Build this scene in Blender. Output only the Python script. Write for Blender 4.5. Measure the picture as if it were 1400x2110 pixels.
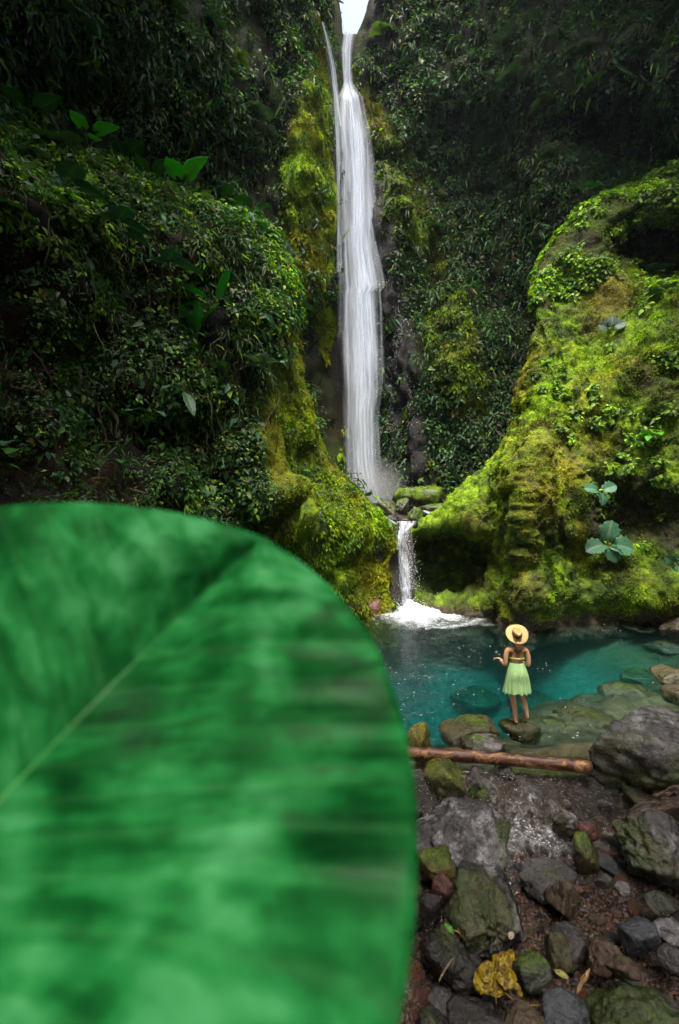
import bpy, math, random
import numpy as np
from mathutils import Vector, Matrix
from mathutils.bvhtree import BVHTree

random.seed(7)
R = np.random.default_rng(7)
SC = bpy.context.scene
COL = SC.collection
for o in list(bpy.data.objects):
    bpy.data.objects.remove(o)

# ---------------------------------------------------------------- camera
CAMZ = 3.6
F = 967.0                      # focal length in photo pixels (photo 1400 x 2110)
cam = bpy.data.cameras.new('camera')
cam.sensor_fit = 'VERTICAL'
cam.sensor_height = 24.0
cam.lens = 24.0 * F / 2110.0
cam.clip_start = 0.02
cam.clip_end = 500
cam.dof.use_dof = True
cam.dof.focus_distance = 9.5
cam.dof.aperture_fstop = 0.95
cam_o = bpy.data.objects.new('camera', cam)
cam_o.location = (0, 0, CAMZ)
cam_o.rotation_euler = (math.radians(90), 0, 0)
COL.objects.link(cam_o)
SC.camera = cam_o

# ---------------------------------------------------------------- sky, sun, exposure
SUN_EL, SUN_AZ = 71.0, 186.0   # degrees; azimuth measured from +Y clockwise (190 = behind the camera)
world = bpy.data.worlds.new('World')
SC.world = world
world.use_nodes = True
nt = world.node_tree
nt.nodes.clear()
sky = nt.nodes.new('ShaderNodeTexSky')
sky.sky_type = 'NISHITA'
sky.sun_disc = False
sky.sun_elevation = math.radians(SUN_EL)
sky.sun_rotation = math.radians(SUN_AZ)
sky.air_density = 1.0
sky.dust_density = 8.0
sky.ozone_density = 0.6
bgn = nt.nodes.new('ShaderNodeBackground')
bgn.inputs['Strength'].default_value = 0.15
wo = nt.nodes.new('ShaderNodeOutputWorld')
nt.links.new(sky.outputs[0], bgn.inputs[0])
nt.links.new(bgn.outputs[0], wo.inputs[0])

sun = bpy.data.lights.new('sun', 'SUN')
sun.energy = 1.5
sun.angle = math.radians(24)
sun.color = (1.0, 0.96, 0.88)
sun_o = bpy.data.objects.new('sun', sun)
a, e = math.radians(SUN_AZ), math.radians(SUN_EL)
sd = Vector((math.sin(a) * math.cos(e), math.cos(a) * math.cos(e), math.sin(e)))
sun_o.rotation_euler = sd.to_track_quat('Z', 'Y').to_euler()
sun_o.location = sd * 60
COL.objects.link(sun_o)

vs = SC.view_settings
vs.view_transform = 'Standard'
vs.look = 'None'
vs.gamma = 1.0
vs.use_curve_mapping = False
vs.exposure = 1.9
SC.cycles.use_denoising = True
SC.cycles.max_bounces = 8
SC.cycles.transparent_max_bounces = 24
SC.cycles.diffuse_bounces = 3
SC.cycles.glossy_bounces = 3
SC.cycles.sample_clamp_indirect = 6.0

# ---------------------------------------------------------------- helpers
def P(u, v, d):
    return np.array([(u - 700.0) / F * d, d, CAMZ - (v - 1055.0) / F * d])

def pix(p):
    d = np.maximum(p[..., 1], 0.05)
    return 700 + p[..., 0] / d * F, 1055 - (p[..., 2] - CAMZ) / d * F

_perm = np.random.default_rng(3).permutation(256)
_perm = np.concatenate([_perm, _perm, _perm])
_val = np.random.default_rng(5).random(256)

def vnoise(p, seed=0):
    p = np.asarray(p, float) + seed * 17.31
    i = np.floor(p).astype(np.int64)
    f = p - i
    f = f * f * f * (f * (f * 6 - 15) + 10)
    i &= 255
    x0, y0, z0 = i[..., 0], i[..., 1], i[..., 2]
    x1, y1, z1 = (x0 + 1) & 255, (y0 + 1) & 255, (z0 + 1) & 255
    def h(x, y, z):
        return _val[_perm[_perm[_perm[x] + y] + z]]
    fx, fy, fz = f[..., 0], f[..., 1], f[..., 2]
    a0 = h(x0, y0, z0) * (1 - fx) + h(x1, y0, z0) * fx
    a1 = h(x0, y1, z0) * (1 - fx) + h(x1, y1, z0) * fx
    b0 = h(x0, y0, z1) * (1 - fx) + h(x1, y0, z1) * fx
    b1 = h(x0, y1, z1) * (1 - fx) + h(x1, y1, z1) * fx
    return (a0 * (1 - fy) + a1 * fy) * (1 - fz) + (b0 * (1 - fy) + b1 * fy) * fz

def fbm(p, octs=4, seed=0, scale=(1, 1, 1)):
    p = np.asarray(p, float) * np.asarray(scale, float)
    s, amp, tot = 0, 1.0, 0
    for k in range(octs):
        s = s + amp * (vnoise(p, seed + k) - 0.5)
        tot += amp
        p = p * 2.03
        amp *= 0.5
    return s / tot * 2      # about -1..1

def sstep(a, b, x):
    t = np.clip((x - a) / (b - a), 0, 1)
    return t * t * (3 - 2 * t)

def norm(v):
    return v / np.maximum(np.linalg.norm(v, axis=-1, keepdims=True), 1e-9)

def lerp(a, b, t):
    return a + (b - a) * t

def mixc(c0, c1, t):
    return np.asarray(c0) + (np.asarray(c1) - np.asarray(c0)) * np.asarray(t)[..., None]

def raw_mesh(name, verts, faces, col=None, smooth=True, uv=None):
    """faces: (n,3) or (n,4) int array"""
    verts = np.asarray(verts, np.float32).reshape(-1, 3)
    faces = np.asarray(faces, np.int32)
    n, k = faces.shape
    me = bpy.data.meshes.new(name)
    me.vertices.add(len(verts))
    me.vertices.foreach_set('co', verts.ravel())
    me.loops.add(n * k)
    me.loops.foreach_set('vertex_index', faces.ravel())
    me.polygons.add(n)
    me.polygons.foreach_set('loop_start', np.arange(0, n * k, k, dtype=np.int32))
    me.polygons.foreach_set('loop_total', np.full(n, k, np.int32))
    me.polygons.foreach_set('use_smooth', np.full(n, smooth, bool))
    me.update(calc_edges=True)
    if col is not None:
        c = np.ones((len(verts), 4), np.float32)
        cc_ = np.asarray(col, np.float32); cc_ = cc_.reshape(-1, cc_.shape[-1])
        c[:, :cc_.shape[1]] = cc_
        at = me.attributes.new('col', 'FLOAT_COLOR', 'POINT')
        at.data.foreach_set('color', c.ravel())
    if uv is not None:
        at = me.attributes.new('flow', 'FLOAT_VECTOR', 'POINT')
        w = np.zeros((len(verts), 3), np.float32)
        w[:, :2] = np.asarray(uv, np.float32).reshape(-1, 2)
        at.data.foreach_set('vector', w.ravel())
    return me

def link(name, me, mats, parent=None, loc=None):
    o = bpy.data.objects.new(name, me)
    COL.objects.link(o)
    if mats is not None and me is not None and len(me.materials) == 0:
        for m in (mats if isinstance(mats, (list, tuple)) else [mats]):
            me.materials.append(m)
    if parent is not None:
        o.parent = parent
    if loc is not None:
        o.location = loc
    return o

def tag(o, label=None, cat=None, group=None, kind=None):
    if label: o['label'] = label
    if cat: o['category'] = cat
    if group: o['group'] = group
    if kind: o['kind'] = kind
    return o

def grid_faces(n, m, close=False):
    i, j = np.meshgrid(np.arange(n - 1), np.arange(m - 1 if not close else m), indexing='ij')
    a_ = i * m + j
    j1 = (j + 1) % m
    return np.stack([a_, i * m + j1, (i + 1) * m + j1, (i + 1) * m + j], -1).reshape(-1, 4)

def grid_normals(p):
    du = np.gradient(p, axis=0)
    dv = np.gradient(p, axis=1)
    return norm(np.cross(du, dv))

def tube(path, rad, seg=10):
    """closed-section tube, returns verts, quad faces"""
    path = np.asarray(path, float)
    n = len(path)
    rad = np.broadcast_to(np.asarray(rad, float), (n,))
    t = norm(np.gradient(path, axis=0))
    ref = np.array([0.0, 0.0, 1.0])
    if abs(t[:, 2]).mean() > 0.8:
        ref = np.array([1.0, 0.0, 0.0])
    s = norm(np.cross(t, ref))
    b = np.cross(s, t)
    ang = np.linspace(0, 2 * np.pi, seg, endpoint=False)
    v = path[:, None] + rad[:, None, None] * (np.cos(ang)[None, :, None] * s[:, None] + np.sin(ang)[None, :, None] * b[:, None])
    f = grid_faces(n, seg, True)
    v = v.reshape(-1, 3)
    c0, c1 = len(v), len(v) + 1
    v = np.vstack([v, path[0], path[-1]])
    k = np.arange(seg)
    cap0 = np.stack([np.full(seg, c0), (k + 1) % seg, k, k], -1)
    # degenerate quads are avoided: caps as quads are split to tris by caller
    tri = np.vstack([f[:, [0, 1, 2]], f[:, [0, 2, 3]],
                     np.stack([np.full(seg, c0), (k + 1) % seg, k], -1),
                     np.stack([np.full(seg, c1), (n - 1) * seg + k, (n - 1) * seg + (k + 1) % seg], -1)])
    return v, tri

def join(parts):
    vs_, fs_, off = [], [], 0
    for v, f in parts:
        vs_.append(np.asarray(v)); fs_.append(np.asarray(f) + off); off += len(v)
    return np.vstack(vs_), np.vstack(fs_)

def solid(p, thick):
    """give a grid sheet (n,m,3) a thickness: closed triangle shell"""
    n, m = p.shape[:2]
    nr = grid_normals(p)
    a_ = (p + nr * thick / 2).reshape(-1, 3)
    b_ = (p - nr * thick / 2).reshape(-1, 3)
    q = grid_faces(n, m)
    N = n * m
    idx = np.arange(N).reshape(n, m)
    rim = np.concatenate([idx[0, :], idx[1:, -1], idx[-1, -2::-1], idx[-2:0:-1, 0]])
    r2 = np.roll(rim, -1)
    rq = np.stack([rim, rim + N, r2 + N, r2], -1)
    return np.vstack([a_, b_]), np.vstack([q, q[:, ::-1] + N, rq])

# ---------------------------------------------------------------- materials
class MB:
    def __init__(s, name):
        s.m = bpy.data.materials.new(name)
        s.m.use_nodes = True
        s.t = s.m.node_tree
        s.t.nodes.clear()
        s.out = s.t.nodes.new('ShaderNodeOutputMaterial')
    def n(s, kind, **kw):
        nd = s.t.nodes.new('ShaderNode' + kind)
        for k, v in kw.items():
            if k.startswith('i_'):
                nd.inputs[k[2:].replace('_', ' ')].default_value = v
            else:
                setattr(nd, k, v)
        return nd
    def l(s, a_, b_):
        s.t.links.new(a_, b_)
    def attr(s, name='col'):
        return s.n('Attribute', attribute_name=name)
    def coords(s, scale=(1, 1, 1)):
        tc = s.n('TexCoord')
        mp = s.n('Mapping')
        mp.inputs['Scale'].default_value = scale
        s.l(tc.outputs['Object'], mp.inputs['Vector'])
        return mp.outputs[0]
    def noise(s, vec, scale, detail=4, rough=0.6, dist=0.0):
        nd = s.n('TexNoise')
        nd.inputs['Scale'].default_value = scale
        nd.inputs['Detail'].default_value = detail
        nd.inputs['Roughness'].default_value = rough
        nd.inputs['Distortion'].default_value = dist
        if vec is not None: s.l(vec, nd.inputs['Vector'])
        return nd.outputs['Fac']
    def ramp(s, fac, stops):
        r = s.n('ValToRGB')
        el = r.color_ramp.elements
        while len(el) < len(stops): el.new(0.5)
        for e_, (p_, c_) in zip(el, stops):
            e_.position = p_
            e_.color = c_ if len(c_) == 4 else (*c_, 1)
        s.l(fac, r.inputs[0])
        return r.outputs[0]
    def mul(s, a_, b_, fac=1.0, mode='MULTIPLY'):
        mx = s.n('MixRGB', blend_type=mode)
        mx.inputs[0].default_value = fac if not hasattr(fac, 'is_output') else 1
        if hasattr(fac, 'is_output'): s.l(fac, mx.inputs[0])
        for k, x in ((1, a_), (2, b_)):
            if hasattr(x, 'is_output'): s.l(x, mx.inputs[k])
            else: mx.inputs[k].default_value = (*x, 1)
        return mx.outputs[0]
    def math(s, op, a_, b_=None):
        mt = s.n('Math', operation=op)
        for k, x in ((0, a_), (1, b_)):
            if x is None: continue
            if hasattr(x, 'is_output'): s.l(x, mt.inputs[k])
            else: mt.inputs[k].default_value = x
        return mt.outputs[0]
    def bump(s, h, strength=0.5, dist=0.05, prev=None):
        b = s.n('Bump')
        b.inputs['Strength'].default_value = strength
        b.inputs['Distance'].default_value = dist
        s.l(h, b.inputs['Height'])
        if prev is not None: s.l(prev, b.inputs['Normal'])
        return b.outputs[0]
    def princ(s, color=None, rough=0.6, spec=0.5, normal=None, metallic=0.0):
        p = s.n('BsdfPrincipled')
        if color is not None:
            if hasattr(color, 'is_output'): s.l(color, p.inputs['Base Color'])
            else: p.inputs['Base Color'].default_value = (*color, 1)
        if hasattr(rough, 'is_output'): s.l(rough, p.inputs['Roughness'])
        else: p.inputs['Roughness'].default_value = rough
        p.inputs['Specular IOR Level'].default_value = spec
        p.inputs['Metallic'].default_value = metallic
        if normal is not None: s.l(normal, p.inputs['Normal'])
        return p
    def done(s, sh):
        s.l(sh, s.out.inputs['Surface'])
        return s.m

def mat_leafy(name, rough=0.42, transl=0.35, spec=0.5, use_attr=True, color=None):
    b = MB(name)
    base = b.attr().outputs['Color'] if use_attr else None
    if color is not None:
        nz = b.noise(b.coords(), 9, 3)
        base = b.mul(color, b.ramp(nz, [(0.3, (0.6, 0.6, 0.6)), (0.7, (1.3, 1.3, 1.3))]))
    p = b.princ(base, rough, spec)
    tr = b.n('BsdfTranslucent')
    b.l(b.mul(base, (1.5, 1.7, 0.7)), tr.inputs[0])
    mx = b.n('MixShader')
    mx.inputs[0].default_value = transl
    b.l(p.outputs[0], mx.inputs[1]); b.l(tr.outputs[0], mx.inputs[2])
    return b.done(mx.outputs[0])

def mat_ground(name, rough=(0.55, 0.95), fine=22, bump=0.8, spec=0.35, vein=None):
    """colour from the vertex attribute, broken up by fine noise, rough bumpy relief"""
    b = MB(name)
    c = b.attr().outputs['Color']
    v = b.coords()
    n1 = b.noise(v, fine, 6, 0.7)
    n2 = b.noise(v, fine * 0.22, 5, 0.65, 0.6)
    c = b.mul(c, b.ramp(n1, [(0.25, (0.35, 0.35, 0.35)), (0.5, (1, 1, 1)), (0.75, (1.6, 1.55, 1.3))]))
    c = b.mul(c, b.ramp(n2, [(0.3, (0.5, 0.5, 0.5)), (0.6, (1.15, 1.15, 1.15))]))
    h = b.math('ADD', b.math('MULTIPLY', n1, 0.5), n2)
    nr = b.bump(h, bump, 0.12)
    rg = b.ramp(n2, [(0.3, (rough[0],) * 3), (0.7, (rough[1],) * 3)])
    rg = b.mul((0.36, 0.36, 0.36), rg, b.attr().outputs['Alpha'], 'MIX')      # wet where alpha is low
    return b.done(b.princ(c, rg, spec, nr).outputs[0])

def mat_rock(name):
    b = MB(name)
    c = b.attr().outputs['Color']
    v = b.coords()
    n1 = b.noise(v, 38, 8, 0.75)
    n2 = b.noise(v, 6, 6, 0.65, 0.8)
    n3 = b.noise(v, 15, 5, 0.6, 1.2)
    c = b.mul(c, b.ramp(n1, [(0.36, (0.4, 0.4, 0.4)), (0.5, (1, 1, 1)), (0.64, (1.8, 1.8, 1.9))]))
    c = b.mul(c, b.ramp(n2, [(0.32, (0.5, 0.48, 0.42)), (0.55, (1.05, 1.05, 1.05)), (0.7, (1.25, 1.25, 1.3))]))
    c = b.mul(c, b.ramp(n3, [(0.36, (0.45, 0.45, 0.45)), (0.44, (1, 1, 1))]))
    h = b.math('ADD', b.math('MULTIPLY', n1, 0.35), b.math('ADD', n2, b.math('MULTIPLY', n3, 0.4)))
    nr = b.bump(h, 0.75, 0.05)
    rg = b.ramp(n2, [(0.3, (0.14,) * 3), (0.65, (0.42,) * 3)])
    return b.done(b.princ(c, rg, 0.5, nr).outputs[0])

M_LEAF = mat_leafy('foliage_leaf', rough=0.5, spec=0.35)
M_MOSSF = mat_leafy('moss_fronds', rough=0.7, transl=0.4, spec=0.2)
M_CLIFF = mat_ground('mossy_cliff', fine=14, bump=1.0, spec=0.2)
M_MOSS = mat_ground('moss_rock', fine=16, bump=0.9, rough=(0.6, 1.0), spec=0.25)
M_BED = mat_ground('stream_bed', rough=(0.25, 0.6), fine=26, bump=0.7, spec=0.5)
M_ROCK = mat_rock('boulder_rock')

# ---------------------------------------------------------------- terrain surfaces
class Surf:
    def __init__(s, pts):
        s.p = pts
        s.n = grid_normals(pts)
        c = pts.reshape(-1, 3)
        to = np.array([0, 0, CAMZ]) - pts
        flip = (np.einsum('ijk,ijk->ij', s.n, norm(to)).mean() < 0)
        if flip: s.n = -s.n
        s.flip = flip
        s.u, s.v = pix(pts)
    def build(s, name, col, mat):
        f = grid_faces(*s.p.shape[:2])
        me = raw_mesh(name, s.p, f, col)
        s.me = me
        s.tris = np.vstack([f[:, [0, 1, 2]], f[:, [0, 2, 3]]])
        return link(name, me, mat)
    def sample(s, n, mask=None, seed=1):
        r = np.random.default_rng(seed)
        p = s.p
        e1 = p[1:, :-1] - p[:-1, :-1]; e2 = p[:-1, 1:] - p[:-1, :-1]
        w = np.linalg.norm(np.cross(e1, e2), axis=-1)
        if mask is not None:
            w = w * mask(s.u[:-1, :-1], s.v[:-1, :-1], p[:-1, :-1], s.n[:-1, :-1])
        w = w.ravel() / w.sum()
        k = r.choice(len(w), n, p=w)
        i, j = np.unravel_index(k, e1.shape[:2])
        a_, b_ = r.random((2, n, 1))
        pos = p[i, j] + e1[i, j] * a_ + e2[i, j] * b_
        return pos, s.n[i, j]

def resample(ctrl, n):
    ctrl = np.asarray(ctrl, float)
    seg = np.linalg.norm(np.diff(ctrl, axis=0), axis=1)
    t = np.concatenate([[0], np.cumsum(seg)]) / seg.sum()
    q = np.linspace(0, 1, n)
    out = np.stack([np.interp(q, t, ctrl[:, k]) for k in range(ctrl.shape[1])], -1)
    return out, t, q

def ruled(sil, foot, nt_, ns, back=5.0, round_=1.2, s0=0.16, bulge=0.0):
    sil = np.asarray(sil, float)
    S = np.array([P(*c) for c in sil])
    Ft = np.array([[x, d, z] for x, d, z in foot], float)
    seg = np.linalg.norm(np.diff(S, axis=0), axis=1)
    t = np.concatenate([[0], np.cumsum(seg)]) / seg.sum()
    q = np.linspace(0, 1, nt_)
    S = np.stack([np.interp(q, t, S[:, k]) for k in range(3)], -1)
    Ft = np.stack([np.interp(q, t, Ft[:, k]) for k in range(3)], -1)
    # smooth along t a little
    for _ in range(3):
        S[1:-1] = (S[:-2] + 2 * S[1:-1] + S[2:]) / 4
        Ft[1:-1] = (Ft[:-2] + 2 * Ft[1:-1] + Ft[2:]) / 4
    nb = max(6, ns // 8)
    cols = []
    inw = norm(Ft - S); inw[:, 1] = 0; inw = norm(inw)
    for k in range(nb, 0, -1):
        a_ = k / nb
        ray = (S - np.array([0, 0, CAMZ])) / S[:, 1:2]
        cols.append(S + inw * (0.05 * a_ * back + 0.9 * a_ * a_ * back * 0.3) + ray * (round_ + back * a_))
    for k in range(ns):
        s_ = (k / (ns - 1)) ** 1.15
        w = S + (Ft - S) * s_
        if s_ < s0:
            x = 1 - s_ / s0
            w = w + (w - np.array([0, 0, CAMZ])) / w[:, 1:2] * (round_ * (1 - math.sqrt(max(0, 1 - x * x))))
        if bulge:
            w = w - (w - np.array([0, 0, CAMZ])) / w[:, 1:2] * (bulge * math.sin(math.pi * s_))
        cols.append(w)
    return np.stack(cols, 1)

def push(p, delta):
    d = p[..., 1]
    c = np.array([0, 0, CAMZ])
    return c + (p - c) * (1 + delta / np.maximum(d, 0.5))[..., None]

def line_side(u, v, a_, b_):
    """signed distance in pixels, positive below / right-hand of a->b"""
    dx, dy = b_[0] - a_[0], b_[1] - a_[1]
    L = math.hypot(dx, dy)
    return ((u - a_[0]) * -dy + (v - a_[1]) * dx) / L

def blob(u, v, cu, cv, ru, rv, soft=0.5):
    r = np.sqrt(((u - cu) / ru) ** 2 + ((v - cv) / rv) ** 2)
    return 1 - sstep(1 - soft, 1 + soft, r)

DARKROCK = np.array([0.024, 0.021, 0.018])
BROWN = np.array([0.055, 0.036, 0.016])
MOSS_D = np.array([0.03, 0.055, 0.008])
MOSS_M = np.array([0.085, 0.15, 0.006])
MOSS_B = np.array([0.19, 0.32, 0.008])
MOSS_Y = np.array([0.25, 0.22, 0.008])
OLIVE = np.array([0.13, 0.10, 0.018])

def moss_col(p, yellow=0.0, bright=0.0, seed=0):
    n1 = fbm(p, 4, seed + 1, (0.5,) * 3)
    n2 = fbm(p, 5, seed + 9, (1.6,) * 3)
    n3 = fbm(p, 3, seed + 19, (5,) * 3)
    t = np.clip(0.5 + 0.9 * n2 + 0.5 * n3 + bright, 0, 1)
    c = np.where((t < 0.5)[..., None], mixc(MOSS_D, MOSS_M, t * 2), mixc(MOSS_M, MOSS_B, t * 2 - 1))
    y = np.clip(0.25 + 1.6 * n1 + yellow + 0.4 * n3, 0, 1)
    c = mixc(c, MOSS_Y * (0.5 + 0.5 * t)[..., None], y * 0.75)
    br = sstep(0.15, 0.5, fbm(p, 4, seed + 31, (0.9, 0.9, 0.9)))
    return mixc(c, BROWN, br * 0.55)

# --- the upper cliffs, left and right of the tall fall, and the slot behind it
def sheet(us, vtop, vbot, nv, dep):
    """rows of constant pixel column; dep(u, v) -> metres"""
    U = np.repeat(np.asarray(us, float)[:, None], nv, 1)
    tt = np.linspace(0, 1, nv)[None, :]
    vt = np.array([vtop(u) for u in us])[:, None]
    V = vt + (vbot - vt) * tt
    D = dep(U, V)
    return np.stack([(U - 700) / F * D, D, CAMZ - (V - 1055) / F * D], -1)

def cliff_noise(p, n, amp=1.0, seed=0):
    a_ = fbm(p, 4, seed, (0.22, 0.22, 0.16)) * 1.5
    b_ = np.abs(fbm(p, 4, seed + 5, (0.7, 0.7, 0.5))) * 0.9
    c_ = fbm(p, 3, seed + 11, (2.2, 2.2, 1.6)) * 0.28
    return p + n * ((a_ + b_ + c_) * amp)[..., None]

# left upper cliff: silhouette (right edge) against the sky gap and the fall
def left_edge(v):
    return np.interp(v, [-1500, -300, -60, 20, 45, 70, 110, 200, 320, 450, 620, 700, 800, 900, 1000, 1200],
                     [640, 686, 697, 700, 703, 707, 712, 708, 706, 706, 706, 712, 716, 720, 724, 730])
def build_left_cliff():
    nv, nu = 330, 190
    V = np.linspace(-1500, 1180, nv)
    s = np.linspace(0, 1, nu)
    q = np.concatenate([np.linspace(-0.12, -0.01, 10), s])
    rows = []
    for v in V:
        ue = left_edge(v)
        sp = np.clip(q, 0, 1) ** 1.2
        u = ue + (-900 - ue) * sp
        d = np.interp(u, [-900, -300, 0, 200, 400, 520, 590, 640, 690, 740], [8.2, 11.5, 14, 17, 20.5, 23, 24.6, 25.6, 27.0, 28.4])
        lean = max(0, 1055 - v) / F
        d = d * (1 + 0.045 * lean) * (1 - (0.14 + 0.40 * sstep(620, 250, u)) * sstep(-120, -1000, v)) + np.where(q < 0, -q * 70, 0)  # unseen top leans in, shaped to shade the wall below
        u = np.where(q < 0, ue + q * 260, u)
        rows.append(np.stack([(u - 700) / F * d, d, CAMZ - (v - 1055) / F * d], -1))
    p = np.array(rows)
    u, v = pix(p)
    # moss-covered buttress beside the fall
    p = push(p, -1.5 * blob(u, v, 645, 410, 60, 230, 0.4) + 1.4 * blob(u, v, 660, 780, 60, 150, 0.5)
             + 1.6 * blob(u, v, 400, 420, 130, 130, 0.7) + 1.5 * blob(u, v, 150, 250, 200, 120, 0.7))
    S = Surf(p)
    k = sstep(0, 60, left_edge(S.v) - S.u) * 0.8 + 0.2
    S = Surf(p + (cliff_noise(p, S.n, 1.0, 2) - p) * k[..., None])
    u, v, p = S.u, S.v, S.p
    jag = fbm(p, 4, 60, (1.2, 1.2, 0.3))
    moss = np.clip(blob(u, v, 640, 420, 52, 220, 0.35) + blob(u, v, 678, 690, 26, 60, 0.5) + blob(u, v, 655, 170, 22, 110, 0.5), 0, 1)
    moss = sstep(0.25, 0.6, moss + 0.9 * jag - 0.1)
    base = mixc(DARKROCK, BROWN * 0.5, sstep(-0.2, 0.4, fbm(p, 4, 70, (0.4,) * 3)))
    base = mixc(base, MOSS_D * 0.8, sstep(-0.3, 0.2, fbm(p, 4, 75, (0.8, 0.8, 0.5))) * 0.8)
    col = mixc(base, moss_col(p * [1, 1, 0.45], 0.3, 0.35, 3) * 1.2, moss)
    S.moss = moss
    return S, col
SL, c_ = build_left_cliff()
tag(SL.build('left_cliff', c_, M_CLIFF), kind='structure')

def right_edge(v):
    return np.interp(v, [-1500, -300, -60, 0, 25, 50, 70, 110, 170, 250, 400, 600, 800, 1000, 1200],
                     [840, 800, 772, 763, 756, 744, 734, 729, 728, 738, 745, 748, 745, 745, 745])
def build_right_cliff():
    nv, nu = 330, 200
    V = np.linspace(-1500, 1180, nv)
    s = np.linspace(0, 1, nu)
    q = np.concatenate([np.linspace(-0.12, -0.01, 10), s])
    rows = []
    for v in V:
        ue = right_edge(v)
        sp = np.clip(q, 0, 1) ** 1.2
        u = ue + (2300 - ue) * sp
        d = np.interp(u, [700, 740, 790, 900, 1100, 1250, 1400, 1800, 2300], [28.6, 28.0, 27.4, 27.0, 25.3, 23.6, 21.4, 15, 9])
        lean = max(0, 1055 - v) / F
        d = d * (1 + 0.03 * lean) * (1 - (0.14 + 0.22 * sstep(820, 1150, u)) * sstep(-120, -1000, v)) + np.where(q < 0, -q * 70, 0)  # top above the frame bent inward to keep this wall dark
        u = np.where(q < 0, ue - q * 260, u)
        rows.append(np.stack([(u - 700) / F * d, d, CAMZ - (v - 1055) / F * d], -1))
    p = np.array(rows)
    u, v = pix(p)
    rib = np.exp(-(line_side(u, v, (765, 330), (880, 1000)) / 38.0) ** 2) * sstep(330, 480, v)
    p = push(p, -1.1 * rib - 1.6 * blob(u, v, 930, 700, 60, 120, 0.7) + 1.8 * blob(u, v, 1000, 560, 130, 170, 0.7)
             + 1.6 * blob(u, v, 950, 350, 120, 110, 0.7) - 1.3 * blob(u, v, 1200, 120, 220, 90, 0.8) + 1.5 * blob(u, v, 1330, 300, 160, 90, 0.7))
    S = Surf(p)
    k = sstep(0, 50, S.u - right_edge(S.v)) * 0.8 + 0.2
    wz = np.exp(-(line_side(u, v, (750, 300), (862, 1000)) / 46.0) ** 4) * sstep(220, 330, v)
    p = p + S.n * (wz * (0.5 * np.abs(fbm(p, 4, 44, (1.6, 1.6, 0.7))) + 0.22 * fbm(p, 3, 45, (4.0, 4.0, 2.0))))[..., None]
    S = Surf(p + (cliff_noise(p, S.n, 1.0, 40) - p) * k[..., None])
    u, v, p = S.u, S.v, S.p
    wet = np.exp(-(line_side(u, v, (750, 300), (862, 1000)) / 42.0) ** 4) * sstep(220, 330, v)
    wet = np.clip(wet, 0, 1)
    jag = fbm(p, 4, 61, (1.0, 1.0, 0.3))
    moss = np.clip(0.95 * np.exp(-(line_side(u, v, (752, 180), (965, 760)) / 40.0) ** 2) * sstep(120, 220, v) * (1 - sstep(720, 800, v))
                   + blob(u, v, 925, 690, 45, 80, 0.5) + 0.55 * blob(u, v, 940, 880, 70, 140, 0.6) + 0.5 * blob(u, v, 770, 110, 40, 60, 0.5), 0, 1)
    moss = sstep(0.3, 0.65, moss + 0.7 * jag)
    base = 0.8 * mixc(DARKROCK * 0.7, BROWN * 0.3, sstep(-0.2, 0.4, fbm(p, 4, 71, (0.35,) * 3)))
    base = mixc(base, MOSS_D * 0.8, sstep(-0.25, 0.2, fbm(p, 4, 76, (0.8, 0.8, 0.4))) * 0.8)
    col = mixc(base, moss_col(p * [1, 1, 0.4], 0.1, 0.0, 4), moss)
    col = mixc(col, np.array([0.013, 0.012, 0.013]), wet)
    col = np.concatenate([col, 1 - 0.95 * wet[..., None]], -1)
    S.moss, S.wet = moss, wet
    return S, col
SR, c_ = build_right_cliff()
tag(SR.build('right_cliff', c_, M_CLIFF), kind='structure')

# wet slot wall behind the fall, its lip under the sky gap, stream bed running back from the lip
def build_slot():
    us = np.linspace(640, 800, 40)
    rows = []
    for u in us:
        prof = []
        for a_ in np.linspace(1, 0, 8):           # behind the lip
            d = 29.2 + 14 * a_
            z = CAMZ + (1055 - 72) / F * 29.2 + 0.2 * a_
            prof.append([(u - 700) / F * 29.2, d, z])
        for v in np.linspace(74, 1120, 120):
            d = 29.2 - 0.6 * (v / 1120) - 0.5 * sstep(170, 200, v)
            prof.append([(u - 700) / F * d, d, CAMZ - (v - 1055) / F * d])
        rows.append(prof)
    p = np.array(rows)
    S = Surf(p)
    S = Surf(cliff_noise(p, S.n, 0.18, 90))
    return S, mixc(DARKROCK * 0.9, BROWN * 0.6, sstep(-0.2, 0.4, fbm(S.p, 4, 71, (0.5,) * 3)))
SS, c_ = build_slot()
tag(SS.build('slot_wall', c_, M_CLIFF), kind='structure')

# --- near left bank
L_SIL = [(-700, -150, 6.5), (-300, 130, 8), (0, 268, 9.8), (300, 375, 12), (450, 440, 13.5), (548, 478, 15), (585, 560, 15.7), (603, 650, 16.1),
         (620, 780, 16.4), (640, 880, 16.7), (684, 955, 17.1), (745, 1014, 17.4), (800, 1080, 17.4), (817, 1112, 17.2)]
L_FOOT = [(-7.2, 4.3, -.9), (-6.8, 5.3, -.9), (-6.3, 6.8, -.9), (-5.8, 8.4, -.9), (-5.2, 10, -.9), (-4.4, 11.6, -.9), (-3.6, 12.8, -.9), (-2.8, 13.7, -.9),
          (-1.9, 14.6, -.9), (-.8, 15.5, -.9), (.2, 16.1, -.9), (.9, 16.5, -.9), (1.45, 16.8, -.9), (2.0, 17.2, -.9)]
def l_ridge(v):   # pixel u of the mossy ridge crest
    return np.interp(v, [400, 650, 780, 880, 955, 1014, 1080, 1112, 1300], [600, 603, 620, 640, 684, 745, 800, 815, 810])
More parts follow.
